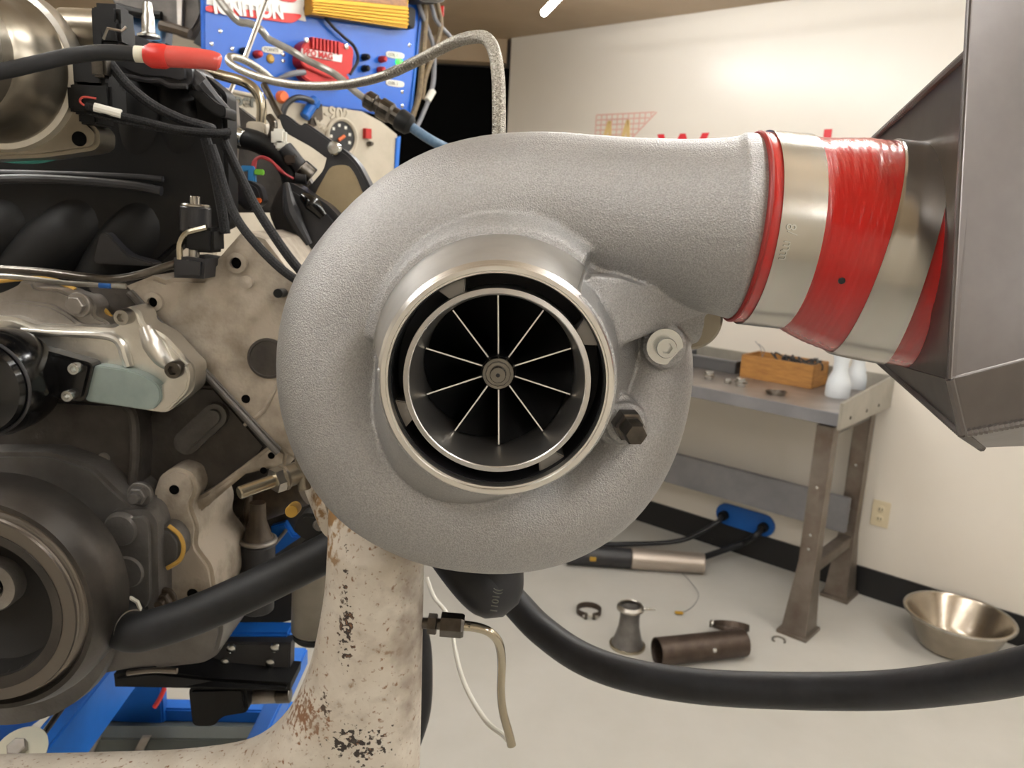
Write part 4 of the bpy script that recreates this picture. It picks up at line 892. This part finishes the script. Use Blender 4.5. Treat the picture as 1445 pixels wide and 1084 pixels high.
# ------------------------------------------------------------------ power cable with red boot
pc = thing('power_cable', Q(200, 90, .62), 'thick black cable with a red boot and white tape, upper left', 'cable')
k = pxr(150, 80, .63, 1)
obj('cable_jacket', cable([Q(-60, 110, .60), Q(0, 101, .61), Q(50, 90, .62), Q(100, 79, .63), Q(150, 74, .635), Q(196, 77, .64)], 11*k, 16), X['rubber'], pc)
obj('white_tape', cyl(Q(190, 76, .639), Q(212, 78, .641), 11.5*k, 16), X['tape'], pc)
obj('boot_collar', solid(Q(206, 78, .64), Q(235, 80, .64)-Q(206, 78, .64), [(13*k, 0), (17*k, .004), (17*k, .014), (15*k, .017)], 24), X['redhot'], pc)
obj('red_boot', sweep(spline([Q(224, 79, .64), Q(260, 81, .642), Q(290, 84, .645), Q(306, 87, .647), Q(312, 89, .648)], 6), [15*k, 15*k, 14.5*k, 14*k, 13.5*k, 12*k, 7*k], 20), X['redboot'], pc)
# ------------------------------------------------------------------ looms
for nm, pts_, r_, lab in (('upper', [(150, 82, .70), (163, 100, .70), (182, 122, .70), (215, 148, .71), (255, 168, .72), (288, 178, .73), (300, 182, .74)], .0042, 'black braided loom sloping from under the power cable, uppermost'),
    ('lower', [(122, 150, .69), (150, 158, .69), (200, 170, .70), (250, 182, .71), (300, 187, .72), (324, 186, .73)], .0032, 'black braided loom running level from the larger sensor plug'),
    ('lower2', [(124, 158, .695), (160, 168, .695), (210, 179, .705), (260, 188, .715), (324, 192, .735)], .0026, 'thin black loom just beneath the level braided loom'),
    ('down', [(298, 205, .72), (308, 235, .72), (318, 270, .72), (335, 310, .71), (362, 345, .70), (395, 378, .69), (425, 400, .69)], .0040, 'black loom dropping over the bare cylinder head corner'),
    ('down2', [(316, 200, .74), (335, 240, .74), (360, 290, .73), (385, 330, .72), (412, 368, .71), (440, 400, .71)], .0042, 'black loom dropping beside the dark coil cover'),
    ('down3', [(290, 195, .735), (302, 240, .735), (312, 290, .735), (318, 330, .735)], .0046, 'thick black braided loom hanging behind the shiny bolt cap')):
    obj('wire_loom', cable([Q(u, v, y) for u, v, y in pts_], r_, 10), X['loom'], label=lab, cat='wire loom')
obj('loom_tag', sweep([Q(133, 151, .687), Q(171, 161, .692)], .0037, 10), X['white'], label='white printed tag wrapped on the level black loom', cat='tag')

# ------------------------------------------------------------------ coolant hose, canister, clutter low on the engine
ch = thing('coolant_hose', Q(170, 890, .64), 'thick black rubber hose with an elbow rising from the engine to the exhaust pipe', 'hose')
hr = pxr(200, 890, .63, 28)
obj('hose_wall', sweep(spline([Q(183, 862, .69), Q(172, 872, .67), Q(172, 886, .645), Q(188, 892, .632), Q(215, 888, .63), (Q(270, 870, .632)), Q(340, 840, .64), Q(410, 806, .65), Q(500, 760, .665)], 6), [hr*1.02]*3+[hr]*6, 28), X['rubber'], ch)
obj('mould_ring', ring_torus(Q(186, 890, .634), (Q(215, 888, .63)-Q(172, 886, .645)), hr*1.005, .0006, 40, 6), X['pump'], ch)
obj('white_clip', lathe(Q(183, 857, .672), AXF, [(.0098, 0), (.0115, 0), (.0115, .004), (.0098, .004), (.0098, 0)], 6, -.7, 3.4), X['white'], ch)
obj('pipe_stub', solid(Q(183, 860, YB-.06), AXF, [(.014, 0), (.014, .03), (.012, .032)], 20), X['cover'], ch)
cn = thing('smoky_canister', Q(440, 897, .80), 'smoky grey cylindrical canister standing behind the exhaust pipe', 'canister')
obj('canister_body', cyl(Q(442, 895, .80), Q(446, 780, .80), pxr(440, 850, .80, 31), 28, .25), X['dirtyal'], cn)
obj('canister_base', cyl(Q(441.6, 902, .80), Q(442, 890, .80), pxr(440, 850, .80, 28), 28, .2), X['blackpl'], cn)
of = thing('oil_filter', Q(365, 850, .82), 'black cylindrical filter with a pale rim below the cylinder head', 'filter')
k = pxr(365, 800, .82, 1)
obj('filter_can', cyl(Q(362, 860, .82), Q(364, 766, .82), 24*k, 28), X['blackpl2'], of)
obj('filter_rim', ring_torus(Q(364, 762, .82), (0, 0, 1), 23*k, 3.5*k, 36, 8), X['pump'], of)
obj('filter_cone', solid(Q(364, 762, .82), (0, 0, 1), [(22*k, 0), (18*k, 10*k), (12*k, 30*k), (11*k, 55*k)], 28), X['driprust'], of)
mn = thing('exhaust_manifold', Q(320, 800, .85), 'grimy brown exhaust manifold stubs under the cylinder head', 'manifold')
obj('manifold_log', sweep(spline([Q(262, 742, .86), Q(300, 745, .86), Q(350, 720, .86), Q(430, 690, .86)], 5), 24*k, 16), X['driprust'], mn)
for (u, v0, v1, r_) in ((300, 735, 830, 13), (331, 730, 805, 9), (352, 700, 745, 6), (283, 745, 820, 10)):
    obj('manifold_stub', sweep(spline([Q(u, v0, .84), Q(u-3, (v0+v1)/2, .835), Q(u-1, v1, .84)], 5), [r_*k*.8, r_*k, r_*k*.6], 12), X['driprust'], mn)
obj('white_lug', plate(rounded([(288, 798), (300, 794), (302, 815), (292, 824)]), .82, .01, .002), X['pump'], mn)
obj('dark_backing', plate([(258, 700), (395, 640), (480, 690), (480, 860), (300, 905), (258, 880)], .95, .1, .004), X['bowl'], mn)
bw = thing('blue_bracket', Q(398, 785, .86), 'small bright blue bracket between the filter and the coolant hose', 'bracket')
obj('bracket_plate', plate([(382, 744), (402, 738), (413, 756), (428, 756), (384, 786)], .87, .012, .002), X['bluefr'], bw)
obj('bracket_pin', sweep([Q(388, 768, .868), Q(404, 748, .866)], .002, 8), X['pump'], bw)
bk = thing('dark_bolt_bracket', Q(425, 740, .70), 'small dark bracket with a pale bolt just above the coolant hose end', 'bracket')
obj('bracket_body', plate(rounded([(425, 725), (455, 728), (462, 755), (430, 765), (412, 750)]), .70, .02, .003), X['bowl'], bk)
obj('bolt', cyl(Q(451, 742, .695), Q(447, 739, .71), pxr(450, 740, .70, 8), 14), X['pump'], bk)

# ------------------------------------------------------------------ engine stand
def bar(a, b, w_, h_, bev=.003):
    a, b = Vector(a), Vector(b); d = (b-a).normalized(); s_ = d.cross(UPV).normalized(); u_ = s_.cross(d)
    return box((a+b)/2, (w_, (b-a).length, h_), (s_, d, u_), bev)
st = thing('engine_stand', Vector((-.45, 1.2, 0)), 'bright blue painted steel engine stand frame under the engine', 'engine stand')
obj('long_rail', bar(P(160, 905, 1.30), P(-60, 1062, 1.03), .04, .05), X['bluefr'], st)
obj('long_rail', bar(P(185, 925, 1.26), P(30, 1125, .952), .032, .08), X['bluefr'], st)
obj('cross_beam', bar(P(120, 1000, 1.34), P(420, 1006, 1.34), .03, .025), X['bluefr'], st)
obj('cross_plate', box(P(190, 985, 1.32), (.10, .02, .08), None, .003), X['bluefr'], st)
obj('upper_bar', bar(P(300, 896, 1.0), P(413, 896, 1.0), .03, .021), X['bluefr'], st)
obj('slanted_bar', bar(P(424, 925, 1.26), P(340, 1100, .985), .024, .03), X['bluefr'], st)
obj('rail_rod', cable([P(136, 930, 1.05), P(80, 1010, .95), P(22, 1090, .86)], .0035, 10), X['darksteel'], st)
for (x, y) in ((-.75, 1.0), (-.75, 1.5)):
    obj('leg', box(Vector((x, y, .42)), (.05, .05, .84), None, .003), X['bluefr'], st)
ft = obj('rubber_foot_cap', solid(P(28, 1060, .84), Vector((0, -.5, 1)), [(.026, -.004), (.027, .0), (.024, .002)], 36), X['tape'], st)
obj('foot_bolt', ngon(P(26, 1058, .838), Vector((0, -.5, 1)), .010, .008), X['pump'], ft, sharp=20)
bp_ = thing('bolted_plate', P(360, 960, .96), 'black steel mounting plate with four shiny bolts above the stand', 'plate')
obj('plate_body', slab([P(302, 907, .97), P(410, 908, .97), P(408, 966, .965), P(296, 966, .965)], (0, .02, 0), .002), X['blackpl2'], bp_)
for (u, v) in ((327, 915), (388, 914), (318, 934), (382, 935)): obj('bolt', solid(P(u, v, .967), AXF, [(7*.96/FPX, -.001), (6.5*.96/FPX, .003), (3*.96/FPX, .005)], 14), X['zinc'], bp_)
obj('support_rail', slab([P(158, 954, .90), P(215, 948, .91), P(300, 960, .93), P(409, 966, .935), P(408, 978, .935), P(260, 974, .92), P(160, 972, .90)], (0, .05, 0), .004), X['blackpl'], bp_)
mo = thing('stand_mount', P(330, 1030, .93), 'black block mount with a metal stub hanging below the mounting plate', 'mount')
obj('mount_body', slab([P(*p, .93) for p in rounded([(264, 972), (345, 970), (350, 1008), (312, 1014), (300, 1028), (270, 1028)])], (0, .05, 0), .004), X['blackpl'], mo)
obj('metal_stub', cyl(P(345, 984, .955), P(398, 982, .955), .0085, 16), X['pump'], mo)
obj('stub_nut', cyl(P(390, 982, .95), P(410, 981, .95), .009, 12), X['darksteel'], mo)
obj('orange_wire', cable([P(232, 972, 1.15), P(226, 985, 1.14), P(218, 998, 1.14)], .0035, 8), X['redhot'], label='short orange-red wire above the blue cross beam', cat='wire')
gb = thing('grey_tray', P(270, 1080, 1.25), 'grey steel tray with a stepped edge below the engine stand', 'tray')
obj('tray_top', slab([P(150, 1008, 1.38), P(440, 1012, 1.38), P(440, 1042, 1.22), P(110, 1040, 1.22)], (0, 0, -.02), .002), X['greybox'], gb)
obj('tray_front', slab([P(110, 1042, 1.218), P(440, 1044, 1.218), P(440, 1120, 1.218), P(60, 1120, 1.218)], (0, .03, 0), .002), X['greybox'], gb)
for u in (135, 205): obj('corner_strip', slab([P(u-5, 1040, 1.212), P(u+7, 1040, 1.212), P(u-18, 1090, 1.212), P(u-32, 1090, 1.212)], (0, .004, 0), .001), X['pump'], gb)

# ------------------------------------------------------------------ tubes, coil pack and wiring between engine and panel
nt_ = thing('bent_tube', Q(360, 200, .95), 'bent nickel coloured tube plugged into a pale block', 'tube')
obj('tube_wall', cable([Q(280, 97, .93), Q(315, 107, .94), Q(345, 116, .95), Q(362, 130, .95), Q(369, 150, .95), Q(368, 178, .95)], .0058, 16), X['nickel'], nt_)
obj('tube_block', join(slab([Q(*p, .94) for p in rounded([(345, 170), (374, 172), (376, 198), (362, 206), (348, 200)])], (0, .03, 0), .003)), X['beige'], nt_)
obj('upright_post', slab([Q(*p, .93) for p in [(319, 140), (331, 140), (334, 175), (330, 245), (319, 245)]], (0, .012, 0), .002), X['pump'], label='flat grey upright post between the manifold and the pale block', cat='post')
ck = thing('coil_bracket', Q(440, 210, .93), 'dark grey metal coil bracket with one shiny bolt', 'bracket')
obj('bracket_bar', slab([Q(*p, .93) for p in rounded([(392, 162), (402, 160), (424, 178), (430, 172), (470, 200), (482, 210), (478, 224), (464, 226), (440, 208), (400, 186)])], (0, .015, 0), .002), X['blackpl2'], ck)
obj('bolt', solid(Q(472, 210, .906), AXF, [(.0078, -.002), (.0078, .003), (.006, .006), (.003, .0065)], 20), X['zinc'], ck)
obj('loop_handle', cable([Q(380, 165, .925), Q(386, 175, .92), Q(384, 190, .92), Q(378, 198, .925)], .0045, 10), X['darksteel'], ck)
obj('upper_strut', sweep([Q(372, 120, .97), Q(396, 165, .94)], .004, 8), X['darksteel'], ck)
il = thing('ignition_coil', Q(480, 300, .9), 'coil pack with tan resin face in a black frame beside the turbocharger', 'coil')
obj('frame', slab([Q(*p, .91) for p in rounded([(462, 214), (478, 206), (494, 218), (506, 232), (522, 262), (540, 310), (470, 350), (425, 320), (428, 275), (440, 258), (456, 240)])], (0, .03, 0), .003), X['blackpl2'], il)
obj('resin_face', slab([Q(*p, .904) for p in rounded([(466, 234), (490, 232), (500, 246), (516, 285), (520, 310), (470, 345), (438, 292), (446, 270)])], (0, .008, 0), .0012), X['tan'], il)
cc_ = thing('coil_cover', Q(420, 350, .86), 'angular satin black coil cover with glossy ridge beside the looms', 'cover')
obj('cover_shell', slab([Q(*p, .87) for p in rounded([(392, 262), (404, 256), (420, 264), (440, 276), (462, 290), (480, 310), (470, 370), (430, 380), (395, 345), (376, 300)])], (0, .05, 0), .007), X['blackpl2'], cc_)
obj('cover_ridge', sweep(spline([Q(404, 258, .866), Q(412, 300, .862), Q(436, 345, .864)], 5), [.003, .009, .004], 10), X['blackpl2'], cc_)
obj('glossy_lug', sweep(spline([Q(428, 277, .862), Q(440, 287, .858), Q(456, 305, .862)], 5), [.005, .0085, .005], 12), X['blackgl'], cc_)
pk = thing('coil_plugs', Q(420, 250, .92), 'grey and white wiring plugs clipped under the coil bracket', 'plugs')
obj('white_plug', join(box(Q(394, 194, .918), (.016, .012, .018), None, .003), box(Q(398, 205, .918), (.012, .012, .012), None, .002)), X['white'], pk)
obj('grey_plug', cyl(Q(402, 208, .918), Q(428, 240, .918), .0085, 16), X['blackpl2'], pk)
obj('plug_nose', cyl(Q(424, 236, .915), Q(440, 250, .918), .0105, 16), X['darksteel'], pk)
obj('plug_tip', cyl(Q(418, 250, .912), Q(434, 252, .912), .007, 14), X['blackpl2'], pk)
obj('lower_plug', box(Q(412, 225, .916), (.014, .014, .012), None, .002), X['rust'], pk)
obj('plug_lead', cable([Q(336, 194, .93), Q(362, 200, .925), Q(390, 216, .925), Q(408, 240, .93), Q(414, 262, .93)], .012, 16), X['blackpl'], label='fat black conduit curving under the coil plugs', cat='conduit')
obj('silver_cap', cyl(Q(333, 191, .925), Q(345, 196, .922), .0095, 16), X['zinc'], label='small shiny cap at the end of the fat black conduit', cat='cap')
rw = []
for d_ in range(4): rw.append(cable([Q(356+d_, 242, .90), Q(358+d_*1.5, 228-d_, .90), Q(368+d_*2, 221+d_, .90), Q(382+d_*2, 226+d_*2, .90), Q(396+d_*2, 242+d_, .90), Q(414, 252, .905)], .0014, 6))
obj('red_wires', join(*rw), X['redwire'], label='looping bunch of thin red wires above the coil cover', cat='wires', kind='stuff')
bt = thing('wire_splice', Q(357, 252, .895), 'blue and green plastic wire splice hanging at the red wires', 'splice')
obj('blue_shell', join(box(Q(356, 248, .895), (.008, .008, .016), None, .0015), box(Q(350, 238, .895), (.014, .006, .006), None, .001)), X['cyan'], bt)
obj('green_lock', box(Q(366, 243, .893), (.010, .006, .006), None, .001), X['green'], bt)
pb = thing('relay_plug', Q(345, 290, .86), 'dark wiring plug with orange locks behind the dropping looms', 'plug')
obj('plug_body', slab([Q(*p, .87) for p in rounded([(330, 262), (345, 252), (366, 262), (372, 285), (350, 300), (332, 285)])], (0, .02, 0), .003), X['blackpl2'], pb)
obj('orange_lock', box(Q(321, 271, .855), (.007, .006, .005), None, .001), X['orange'], pb); obj('orange_lock', box(Q(364, 283, .862), (.007, .006, .005), None, .001), X['orange'], pb)
obj('white_sleeve', cyl(Q(325, 262, .88), Q(325, 242, .88), .0065, 16), X['white'], label='small cream sleeve behind the upper end of the looms', cat='sleeve')
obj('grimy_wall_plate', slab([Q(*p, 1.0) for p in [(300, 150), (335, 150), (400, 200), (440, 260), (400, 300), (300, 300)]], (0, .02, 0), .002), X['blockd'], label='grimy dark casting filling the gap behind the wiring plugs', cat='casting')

# ------------------------------------------------------------------ dyno control panel
PQ = Vector((.652, .758, 0)); PN = Vector((.758, -.652, 0)); PO = P(288, 60, 1.5)
def PW(u, v, off=0):
    d = ray(u, v); o_ = PO+PN*off; return CP+d*((o_-CP).dot(PN)/d.dot(PN))
def pslab(px, off, th, bev=.001): return slab([PW(u, v, off) for u, v in px], -PN*th, bev)
def psolid(u, v, off, prof, seg=16): return solid(PW(u, v, off), PN, prof, seg)
cpn = thing('control_panel', PW(440, 160), 'bright blue ignition control panel with stickers, terminals and a lit green lamp', 'control panel')
obj('panel_sheet', pslab([(287, -60), (597, -40), (590, 40), (578, 172), (510, 156), (366, 138), (314, 128), (289, 122)], 0, .012, .002), X['blue'], cpn)
obj('panel_edge', join(sweep([PW(594, 20, .001), PW(578, 172, .001)], .004, 8)), X['bluefr'], cpn)
sk = obj('sticker', join(pslab([(292, 6), (432, 30), (428, 12), (440, -30), (292, -40)], .002, .0015, 0)), X['decalwh'], cpn)
obj('sticker_red', pslab(rounded([(291, 7), (330, 12), (426, 20), (424, 26), (412, 33), (290, 16)]), .0035, .001, 0), X['decalred'], cpn)
obj('sticker_red', pslab(rounded([(390, -30), (420, -30), (420, -1), (415, 4), (391, 0)]), .0045, .001, 0), X['decalred'], cpn)
obj('sticker_red', pslab(rounded([(300, -30), (375, -30), (377, -2), (302, -10)]), .0045, .001, 0), X['decalred'], cpn)
tl = PW(302, 18, .0055); tr_ = PW(422, 28, .0055)
text('lettering', 'IGNITION', tl, tr_-tl, UPV, .034, X['decalwh'], cpn, bold=.0016, ext=.0004)
for (u, v, w_, s_) in ((385, 70, 15, 'POINTS'), (558, 77, 13, 'COIL 1'), (558, 117, 13, 'COIL 2')):
    lb = obj('label_strip', pslab(rounded([(u-w_, v-5.5), (u+w_, v-2), (u+w_-1, v+7), (u-w_, v+3.5)]), .002, .0015, 0), X['label'], cpn)
    a_ = PW(u-w_+3, v+1.8, .003); text('label_print', s_, a_, PW(u+w_, v+4, .003)-a_, UPV, .0095, X['inkgrey'], lb, ext=.0002)
for (u, v, m_) in ((342, 73, 'blackpl'), (361, 77, 'redan'), (513, 81, 'blackpl'), (513, 97, 'blackpl'), (537, 84, 'redan'), (535, 99, 'redan')):
    tm = obj('terminal', psolid(u, v, 0, [(.0075, 0), (.0075, .008), (.006, .01), (.0065, .016), (.004, .019)], 14), X[m_], cpn)
obj('lamp_lens', psolid(562, 88, 0, [(.0075, 0), (.0075, .004), (.0055, .009), (.002, .011)], 16), X['led'], cpn)
obj('brass_jack', join(psolid(381, 83, 0, [(.0085, 0), (.0085, .003), (.005, .006)], 16)), X['amber'], cpn)
for (u, v) in ((399, 77), (399, 86), (327, 69), (360, 96), (577, 64), (567, 130), (567, 150), (298, 62), (310, 44)): obj('screw', psolid(u, v, 0, [(.0045, 0), (.004, .002), (.002, .003)], 10), X['zinc'], cpn)
# red coil box
rb = thing('red_coil_box', PW(465, 110), 'red finned ignition box mounted on the blue panel', 'ignition box')
obj('box_body', pslab(rounded([(426, 63), (438, 55), (475, 58), (500, 66), (497, 103), (470, 112), (424, 92)]), .03, .03, .002), X['redan'], rb)
for i in range(8):
    u = 441+i*5.2; obj('fin', slab([PW(u, 52+i*.9, .036), PW(u+3, 52.4+i*.9, .036), PW(u+3, 68+i*1.3, .036), PW(u, 67.6+i*1.3, .036)], -PN*.012, .0006), X['redan'], rb)
obj('name_strip', pslab([(426, 68), (483, 77), (482, 88), (425, 77)], .0325, .002, 0), X['decalwh'], rb)
a_ = PW(428, 77, .0345); text('lettering', 'PRO MAG', a_, PW(480, 86, .0345)-a_, UPV, .0165, X['redan'], rb, bold=.0006, ext=.0003)
for (u, v) in ((432, 57), (488, 66)): obj('screw', psolid(u, v, .03, [(.006, 0), (.005, .003), (.002, .004)], 12), X['zinc'], rb)
obj('lower_body', pslab(rounded([(428, 93), (436, 90), (480, 100), (495, 108), (490, 124), (440, 118), (425, 108)]), .022, .022, .003), X['redan'], rb)
obj('box_lead', cable([PW(430, 102, .02), PW(412, 104, .02), PW(395, 110, .012), PW(383, 116, .008)], [.006, .006, .004, .003], 10), X['greywire'], rb)
obj('black_lead', cable([PW(455, 20, .012), PW(470, 38, .012), PW(485, 52, .012), PW(500, 66, .01), PW(505, 85, .01), PW(494, 105, .01)], .0035, 8), X['rubber'], label='thin black cable looping around the red ignition box', cat='cable')
# gold box
gx = thing('gold_ignition_box', PW(510, 30), 'gold ribbed metal box at the top of the blue panel', 'ignition box')
obj('box_body', pslab([(440, -40), (578, -20), (576, 40), (441, 20)], .03, .03, .003), X['gold'], gx)
for i in range(5): obj('rib', pslab([(441, 0.5+i*3.8), (577, 12+i*5.2), (577, 14.6+i*5.2), (441, 2.6+i*3.8)], .035, .006, .0005), X['gold'], gx)
obj('top_label', pslab([(455, -40), (572, -25), (575, 9), (455, -3)], .0315, .002, 0), X['goldlab'], gx)
obj('end_block', pslab(rounded([(576, 8), (588, 12), (586, 42), (576, 38)]), .022, .02, .002), X['blackpl'], gx)
# lower beige cast housing with gauge
hs = thing('dyno_housing', PW(440, 250), 'beige cast dyno housing with raised lettering, gauge and red switch below the blue panel', 'housing')
obj('housing_body', pslab([(312, 126), (366, 138), (512, 157), (540, 172), (562, 190), (558, 700), (300, 700), (306, 160)], .02, .05, .004), X['beige'], hs)
obj('top_ridge', sweep([PW(314, 126, .022), PW(366, 137, .022)], .004, 8), X['beige'], hs)
a_ = PW(331, 148, .021); text('raised_lettering', 'per', a_, PW(356, 151, .021)-a_, UPV, .034, X['inkgrey'], hs, bold=.001, ext=.002)
a_ = PW(457, 166, .021); text('raised_lettering', '-902', a_, PW(506, 173, .021)-a_, UPV, .036, X['beige'], hs, bold=.0005, ext=.002)
kk = pxr(482, 192, 1.7, 1)
obj('gauge_ring', lathe(PW(481, 194, .02), PN, [(.034, 0), (.042, 0), (.042, .006), (.038, .009), (.034, .006), (.034, 0)], 36), X['beige'], hs)
gf = obj('gauge_face', psolid(481, 194, .02, [(.034, 0), (.034, .003)], 32), X['ink'], hs)
obj('gauge_mark', join(*[box(PW(481, 194, .0235)+PQ*(.025*math.cos(a))+UPV*(.025*math.sin(a)), (.006, .006, .001), (PQ, UPV, PN)) for a in [math.radians(t) for t in (20, 60, 100, 140, 180, 220, -20)]]), X['label'], gf)
obj('gauge_needle', sweep([PW(478, 198, .026), PW(486, 192, .026)], .0035, 8), X['orange'], gf)
sw = obj('red_switch', pslab([(516, 181), (525, 182), (525, 196), (516, 195)], .03, .012, .001), X['redan'], hs)
obj('switch_lever', psolid(520, 203, .02, [(.006, 0), (.006, .006), (.004, .014)], 12), X['darksteel'], hs)
obj('vent_plate', pslab([(440, 160), (455, 147), (456, 168), (446, 178), (438, 175)], .03, .012, .001), X['driprust'], hs)
for i in range(3): obj('vent_slat', sweep([PW(444+i*4, 166+i*4, .033), PW(450+i*4, 180+i*3, .033), PW(458+i*2, 176+i*2, .033)], .002, 6), X['beige'], hs)
obj('blue_side', pslab([(560, 195), (566, 192), (562, 250), (557, 250)], .024, .01, .001), X['bluefr'], hs)
obj('orange_knob', psolid(396, 137, .02, [(.012, 0), (.012, .01), (.010, .014)], 12), X['orange'], hs)
obj('blue_fitting', join(cyl(PW(430, 165, .03), PW(446, 140, .03), .011, 14), ngon(PW(440, 148, .03), PW(446, 140, .03)-PW(430, 165, .03), .014, .012)), X['blueplate'], hs)
obj('black_strap', cable([PW(398, 165, .03), PW(404, 148, .035), PW(418, 138, .04), PW(436, 141, .04), PW(446, 150, .03)], .006, 10), X['blackpl2'], hs)
# cable across the panel to a dark connector
gc = thing('sleeved_cable', P(420, 75, 1.25), 'wavy grey sleeved cable crossing in front of the blue panel to a dark connector', 'cable')
obj('sleeve', cable([P(290, -30, 1.2), P(312, 3, 1.2), P(324, 18, 1.2), P(338, 31, 1.21), P(352, 33, 1.21), P(368, 42, 1.21), P(378, 54, 1.22), P(392, 62, 1.22), P(412, 72, 1.22), P(430, 83, 1.23), P(448, 92, 1.23), P(470, 103, 1.24), P(482, 112, 1.24), P(500, 128, 1.24), P(520, 143, 1.24)], .0055, 10, 5), X['greycab'], gc)
ca, cb = P(515, 138, 1.24), P(580, 178, 1.24); cd = (cb-ca).normalized(); cl_ = (cb-ca).length
obj('connector_shell', solid(ca, cd, [(.009, 0), (.014, .004), (.014, .018), (.0115, .02), (.0115, .026), (.016, .028), (.016, .046), (.013, .05), (.013, .06), (.015, .062), (.015, cl_-.006), (.011, cl_)], 16), X['darksteel'], gc, sharp=20)
obj('back_shell', solid(ca+cd*(cl_*.72), cd, [(.0155, 0), (.017, .003), (.016, .02), (.010, .026)], 16), X['blackpl'], gc)
obj('blue_lead', cable([P(574, 174, 1.24), P(590, 186, 1.24), P(612, 200, 1.24), P(640, 213, 1.25), P(680, 226, 1.26)], .0075, 12), X['bluecab'], label='blue-grey cable running from the dark connector behind the turbocharger', cat='cable')
dk = thing('dipstick_rod', P(350, 70, 1.1), 'thin bare steel rod slanting in front of the blue panel', 'rod')
obj('rod', sweep([P(384, -20, 1.1), P(345, 84, 1.08)], .0033, 8), X['steel'], dk); obj('rod_lower', sweep([P(330, 118, 1.08), P(318, 145, 1.05)], .003, 8), X['steel'], dk)
# wires beside the panel
for i, (pts_, r_, m_, lab) in enumerate((
    ([(586, -20), (592, 10), (605, 45), (612, 70), (612, 110), (607, 135), (595, 165), (588, 180)], .0055, 'greywire', 'grey wire with a pale sleeve hanging furthest right of the panel edge'),
    ([(600, -20), (610, 12), (616, 30), (632, 48), (645, 62)], .005, 'greywire', 'grey wire leading right from the panel top toward the dark doorway'),
    ([(592, -20), (600, 20), (598, 60), (594, 110), (590, 140), (580, 170)], .007, 'brownwire', 'brown twisted wires running down the panel edge'),
    ([(608, -20), (618, 10), (622, 40), (612, 75), (600, 110), (596, 140)], .006, 'brownwire', 'second brown wire bundle just right of the first'))):
    obj('panel_wire', cable([PW(u, v, .01) for u, v in pts_], r_, 8), X[m_], label=lab, cat='wire')
obj('wire_sleeve', cyl(PW(611, 128, .01), PW(603, 142, .01), .0085, 14), X['label'], label='pale heat-shrink sleeve on the grey wire by the panel', cat='sleeve')
obj('red_wire_tag', box(PW(624, 16, .01), (.008, .008, .024), None, .001), X['redhot'], label='small red tag at the top of the wires beside the panel', cat='tag')
jb = thing('junction_box', PW(608, -5), 'grey-brown junction box above the wires at the panel corner', 'box')
obj('box_shell', pslab(rounded([(590, -40), (632, -40), (630, 4), (592, 2)]), .05, .05, .004), X['blockd'], jb); obj('box_lid', pslab(rounded([(594, -40), (626, -40), (624, -2), (596, -4)]), .056, .006, .002), X['pump'], jb)
# dark machinery in the gap left of the panel
rk = thing('dyno_machine', P(230, 70, 1.6), 'dark grey and blue machine between the throttle body and the blue panel', 'machine')
obj('upper_case', slab([P(*p, 1.6) for p in rounded([(140, -40), (282, -40), (286, 20), (275, 42), (262, 50), (232, 42), (226, 24), (182, 22), (160, 6)])], (0, .06, 0), .006), X['blockd'], rk)
obj('case_ridge', sweep(spline([P(165, 10, 1.595), P(195, 18, 1.595), P(228, 22, 1.595)], 4), .008, 8), X['blackpl'], rk)
obj('case_rail', slab([P(*p, 1.59) for p in [(248, -30), (258, -30), (256, 40), (250, 38)]], (0, .02, 0), .001), X['pump'], rk)
obj('case_foot', sweep(spline([P(226, 36, 1.59), P(250, 42, 1.59), P(268, 48, 1.59)], 4), .010, 8), X['driprust'], rk)
obj('blue_body', slab([P(*p, 1.62) for p in [(176, 16), (230, 20), (228, 58), (196, 66), (176, 50)]], (0, .05, 0), .004), mat('deep_blue_paint', '#12395e', .45), rk)
obj('light_blue_edge', slab([P(*p, 1.61) for p in [(216, 22), (229, 24), (227, 60), (216, 56)]], (0, .02, 0), .002), mat('mid_blue_paint', '#2a6d9c', .45), rk)
obj('black_strip', slab([P(*p, 1.55) for p in [(276, -20), (289, -20), (289, 62), (282, 66), (272, 60), (284, 40)]], (0, .02, 0), .002), X['blackpl'], rk)
